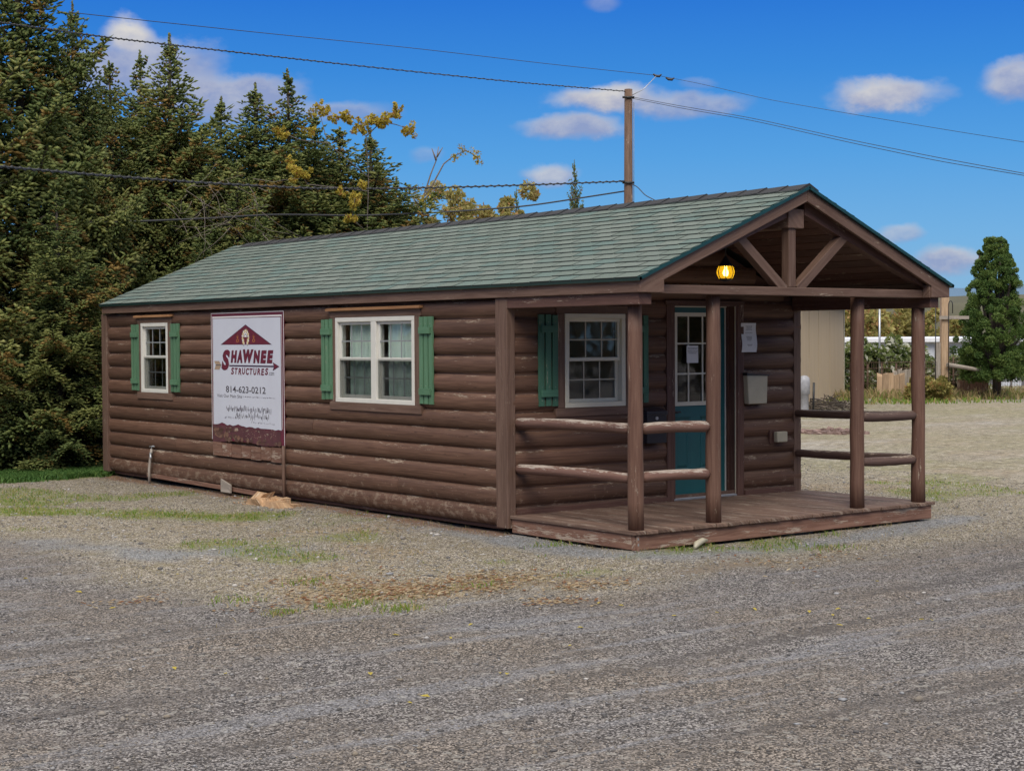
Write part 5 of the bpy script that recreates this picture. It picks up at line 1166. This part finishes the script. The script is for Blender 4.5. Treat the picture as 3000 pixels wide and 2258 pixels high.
# far hills
def hill(name, dist, pxs, tops, mat, label, seed):
    g = np.random.default_rng(seed); K = 90; px = np.linspace(-1500, 4500, K); tp_ = np.interp(px, pxs, tops)+g.normal(0, 1.5, K); V = []
    for i in range(K):
        a = onground(px[i], dist, -1); tz = 1.69+(1000-tp_[i])*dist/FPX; bk = onground(px[i], dist*1.5, -1)
        V += [a, np.array([*(a*.75+bk*.25)[:2], tz*.78]), np.array([*(a*.5+bk*.5)[:2], tz*1.2]), bk]
    T = [(4*i+j, 4*(i+1)+j, 4*(i+1)+j+1, 4*i+j+1) for i in range(K-1) for j in range(3)]
    o = np_mesh(name, np.array(V), np.array(T), mat, np.zeros((len(T), 2))); o.data.polygons.foreach_set('use_smooth', [True]*len(T)); tag(o, label, 'hill', kind='structure')
hill('hills', 420, [-1500, 1200, 2400, 2700, 2900, 4500], [930, 930, 905, 880, 872, 880], plain('olive_hillside', (.085, .078, .036, 1), .95, .35, nscale=.05), 'low olive brown hillside beyond the yard', 71)
hill('hills', 4000, [-1500, 1200, 2500, 2750, 2850, 3000, 4500], [900, 900, 868, 848, 850, 838, 860], plain('haze_tinted_ridge', (.085, .16, .25, 1), .95, .15, nscale=.002), 'distant blue mountain ridge on the horizon', 72)  # haze of the distance is put into the ridge's blue colour

def far_wood():
    g = np.random.default_rng(77); cs = []; rs = []
    while len(cs) < 620:
        a = g.uniform(0, 6.283); rel = (a-math.atan2(AF[1], AF[0])+math.pi) % (2*math.pi)-math.pi
        if abs(rel) < .55: continue
        r = g.uniform(46, 58); z = g.uniform(0, 1)**.8*(7+3*math.sin(a*7)+2*math.sin(a*17)); cs.append((CAM[0]+r*math.cos(a), CAM[1]+r*math.sin(a), z)); rs.append(g.uniform(1.2, 2.6))
    V, T, rn = leaf_mesh(cs, rs, [60]*len(cs), .5, 78); tag(np_mesh('far_wood', V, T, OLIVE2, rn), 'far-off wood beyond the gravel lane that the windows mirror', 'wood', kind='stuff')
OLIVE2 = foliage('far_wood_leaves', [(.06, .07, .035, 1), (.12, .12, .06, 1), (.2, .18, .09, 1)], (.26, .17, .08, 1), .12)
far_wood()
# ------------------------------------------------------------------ sky and light
SUN_AZ = math.atan2(-.75, -.66)      # direction towards the sun: behind the camera, to its left
SUN_EL = R(46)
w = bpy.data.worlds.new('World'); sc.world = w; w.use_nodes = True
class WT(NT):
    def __init__(s): s.t = w.node_tree
t = WT(); nt = w.node_tree; bg = nt.nodes['Background']
sky = t.n('TexSky', sky_type='NISHITA', sun_disc=False, sun_elevation=SUN_EL, sun_rotation=math.pi/2-SUN_AZ)
sky.altitude = 300; sky.air_density = 1.; sky.dust_density = .6; sky.ozone_density = 2
dirv = t.n('TexCoord').outputs['Generated']
sp = t.n('SeparateXYZ'); t.set(sp.inputs[0], dirv); X_, Y_, Z_ = sp.outputs
az0 = math.atan2(AF[0], AF[1])
az = t.math('SUBTRACT', t.math('ARCTAN2', X_, Y_), az0); el = t.math('ARCSINE', Z_)
STR = .1
# clear blue low down (as ratio of what the sky model gives), white overcast high above
ramp = t.n('ValToRGB'); e = ramp.color_ramp.elements
def S(c): return tuple(v/STR for v in c[:3])+(1,)
stops = [(-.02, lin(150, 185, 210)), (.02, lin(128, 178, 216)), (.06, lin(104, 172, 226)), (.11, lin(72, 156, 226)), (.16, lin(38, 133, 220)), (.205, lin(8, 112, 214)), (.26, lin(4, 100, 205))]
e[0].position = 0; e[1].position = 1
t.set(ramp.inputs[0], t.math('DIVIDE', t.math('ADD', el, .02), .28))
e[0].color = stops[0][1]; e[1].color = stops[-1][1]
for p_, c_ in stops[1:-1]: q = e.new((p_+.02)/.28); q.color = c_
low = t.n('VectorMath', operation='SCALE'); t.set(low.inputs[0], ramp.outputs[0]); low.inputs['Scale'].default_value = 1/STR
skyc = t.mix(.92, sky.outputs[0], low.outputs[0])
hz = t.n('CombineXYZ'); t.set(hz.inputs[0], t.math('DIVIDE', X_, t.math('ADD', t.math('MAXIMUM', Z_, 0), .25))); t.set(hz.inputs[1], t.math('DIVIDE', Y_, t.math('ADD', t.math('MAXIMUM', Z_, 0), .25)))
oc = t.noise(hz.outputs[0], 1.3, 6, .6)
white = t.mix(oc, S((.95, .97, 1.0)), S((1.75, 1.68, 1.58)))
skyc = t.mix(t.sstep(el, .3, .5), skyc, white)
# cumulus clouds, each at its own bearing and height
av = t.n('CombineXYZ'); t.set(av.inputs[0], az); t.set(av.inputs[1], t.math('MULTIPLY', el, 1.5))
n1 = t.noise(av.outputs[0], 38, 6, .6); n2 = t.noise(av.outputs[0], 16, 4, .55)
clouds = [(375, 105, 85, 62, 1., .0), (430, 200, 260, 110, .85, .45), (680, 290, 320, 85, .85, .55), (1010, 330, 190, 38, .55, .6), (1790, 296, 215, 50, 1., .1), (2010, 318, 170, 42, .7, .5), (1690, 378, 190, 44, .85, .35),
          (2590, 292, 190, 60, .95, .2), (2985, 250, 125, 75, .85, .4), (1610, 520, 90, 40, .8, .3), (2640, 690, 75, 32, .6, .4), (2770, 775, 120, 50, .85, .3), (1765, 20, 60, 26, .35, .6), (1260, 455, 60, 30, .3, .6), (2050, 255, 60, 22, .3, .6)]
for (px, py, wx, wy, amt, grey) in clouds:
    u0 = math.atan((px-1500)/FPX); v0 = math.atan((1000-py)/FPX*math.cos(u0)); a = wx/FPX; c = wy/FPX
    du = t.math('DIVIDE', t.math('SUBTRACT', az, u0), a); dv = t.math('DIVIDE', t.math('SUBTRACT', el, v0), c)
    du = t.math('ADD', du, t.math('MULTIPLY', t.math('SUBTRACT', n2, .5), 1.6)); dv2 = t.math('ADD', dv, t.math('MULTIPLY', t.math('SUBTRACT', n1, .5), 1.5))
    r = t.math('SQRT', t.math('ADD', t.math('MULTIPLY', du, du), t.math('MULTIPLY', dv2, dv2)))
    mk = t.math('MULTIPLY', t.sstep(r, 1.05, .4), amt)
    sh = t.math('ADD', t.math('MULTIPLY', dv2, .45), t.math('ADD', t.math('MULTIPLY', t.math('SUBTRACT', n1, .5), 1.2), .55-grey*.8), clamp=True)
    ccol = t.mix(sh, S(lin(150, 160, 195)), S(lin(226, 222, 214)))
    skyc = t.mix(mk, skyc, ccol)
nt.links.new(skyc, bg.inputs[0]); bg.inputs[1].default_value = STR
ld = bpy.data.lights.new('sun', 'SUN'); ld.energy = 2.5; ld.angle = R(30); ld.color = (1, .95, .87)
lo = bpy.data.objects.new('sun', ld); COL.objects.link(lo)
sv = Vector((math.cos(SUN_EL)*math.cos(SUN_AZ), math.cos(SUN_EL)*math.sin(SUN_AZ), math.sin(SUN_EL)))
lo.rotation_euler = sv.to_track_quat('Z', 'Y').to_euler(); lo.location = (-10, -12, 15)
vs = sc.view_settings; vs.view_transform = 'Standard'; vs.look = 'None'; vs.exposure = 0; vs.gamma = 1; vs.use_curve_mapping = False
sc.cycles.max_bounces = 8; sc.cycles.transparent_max_bounces = 12
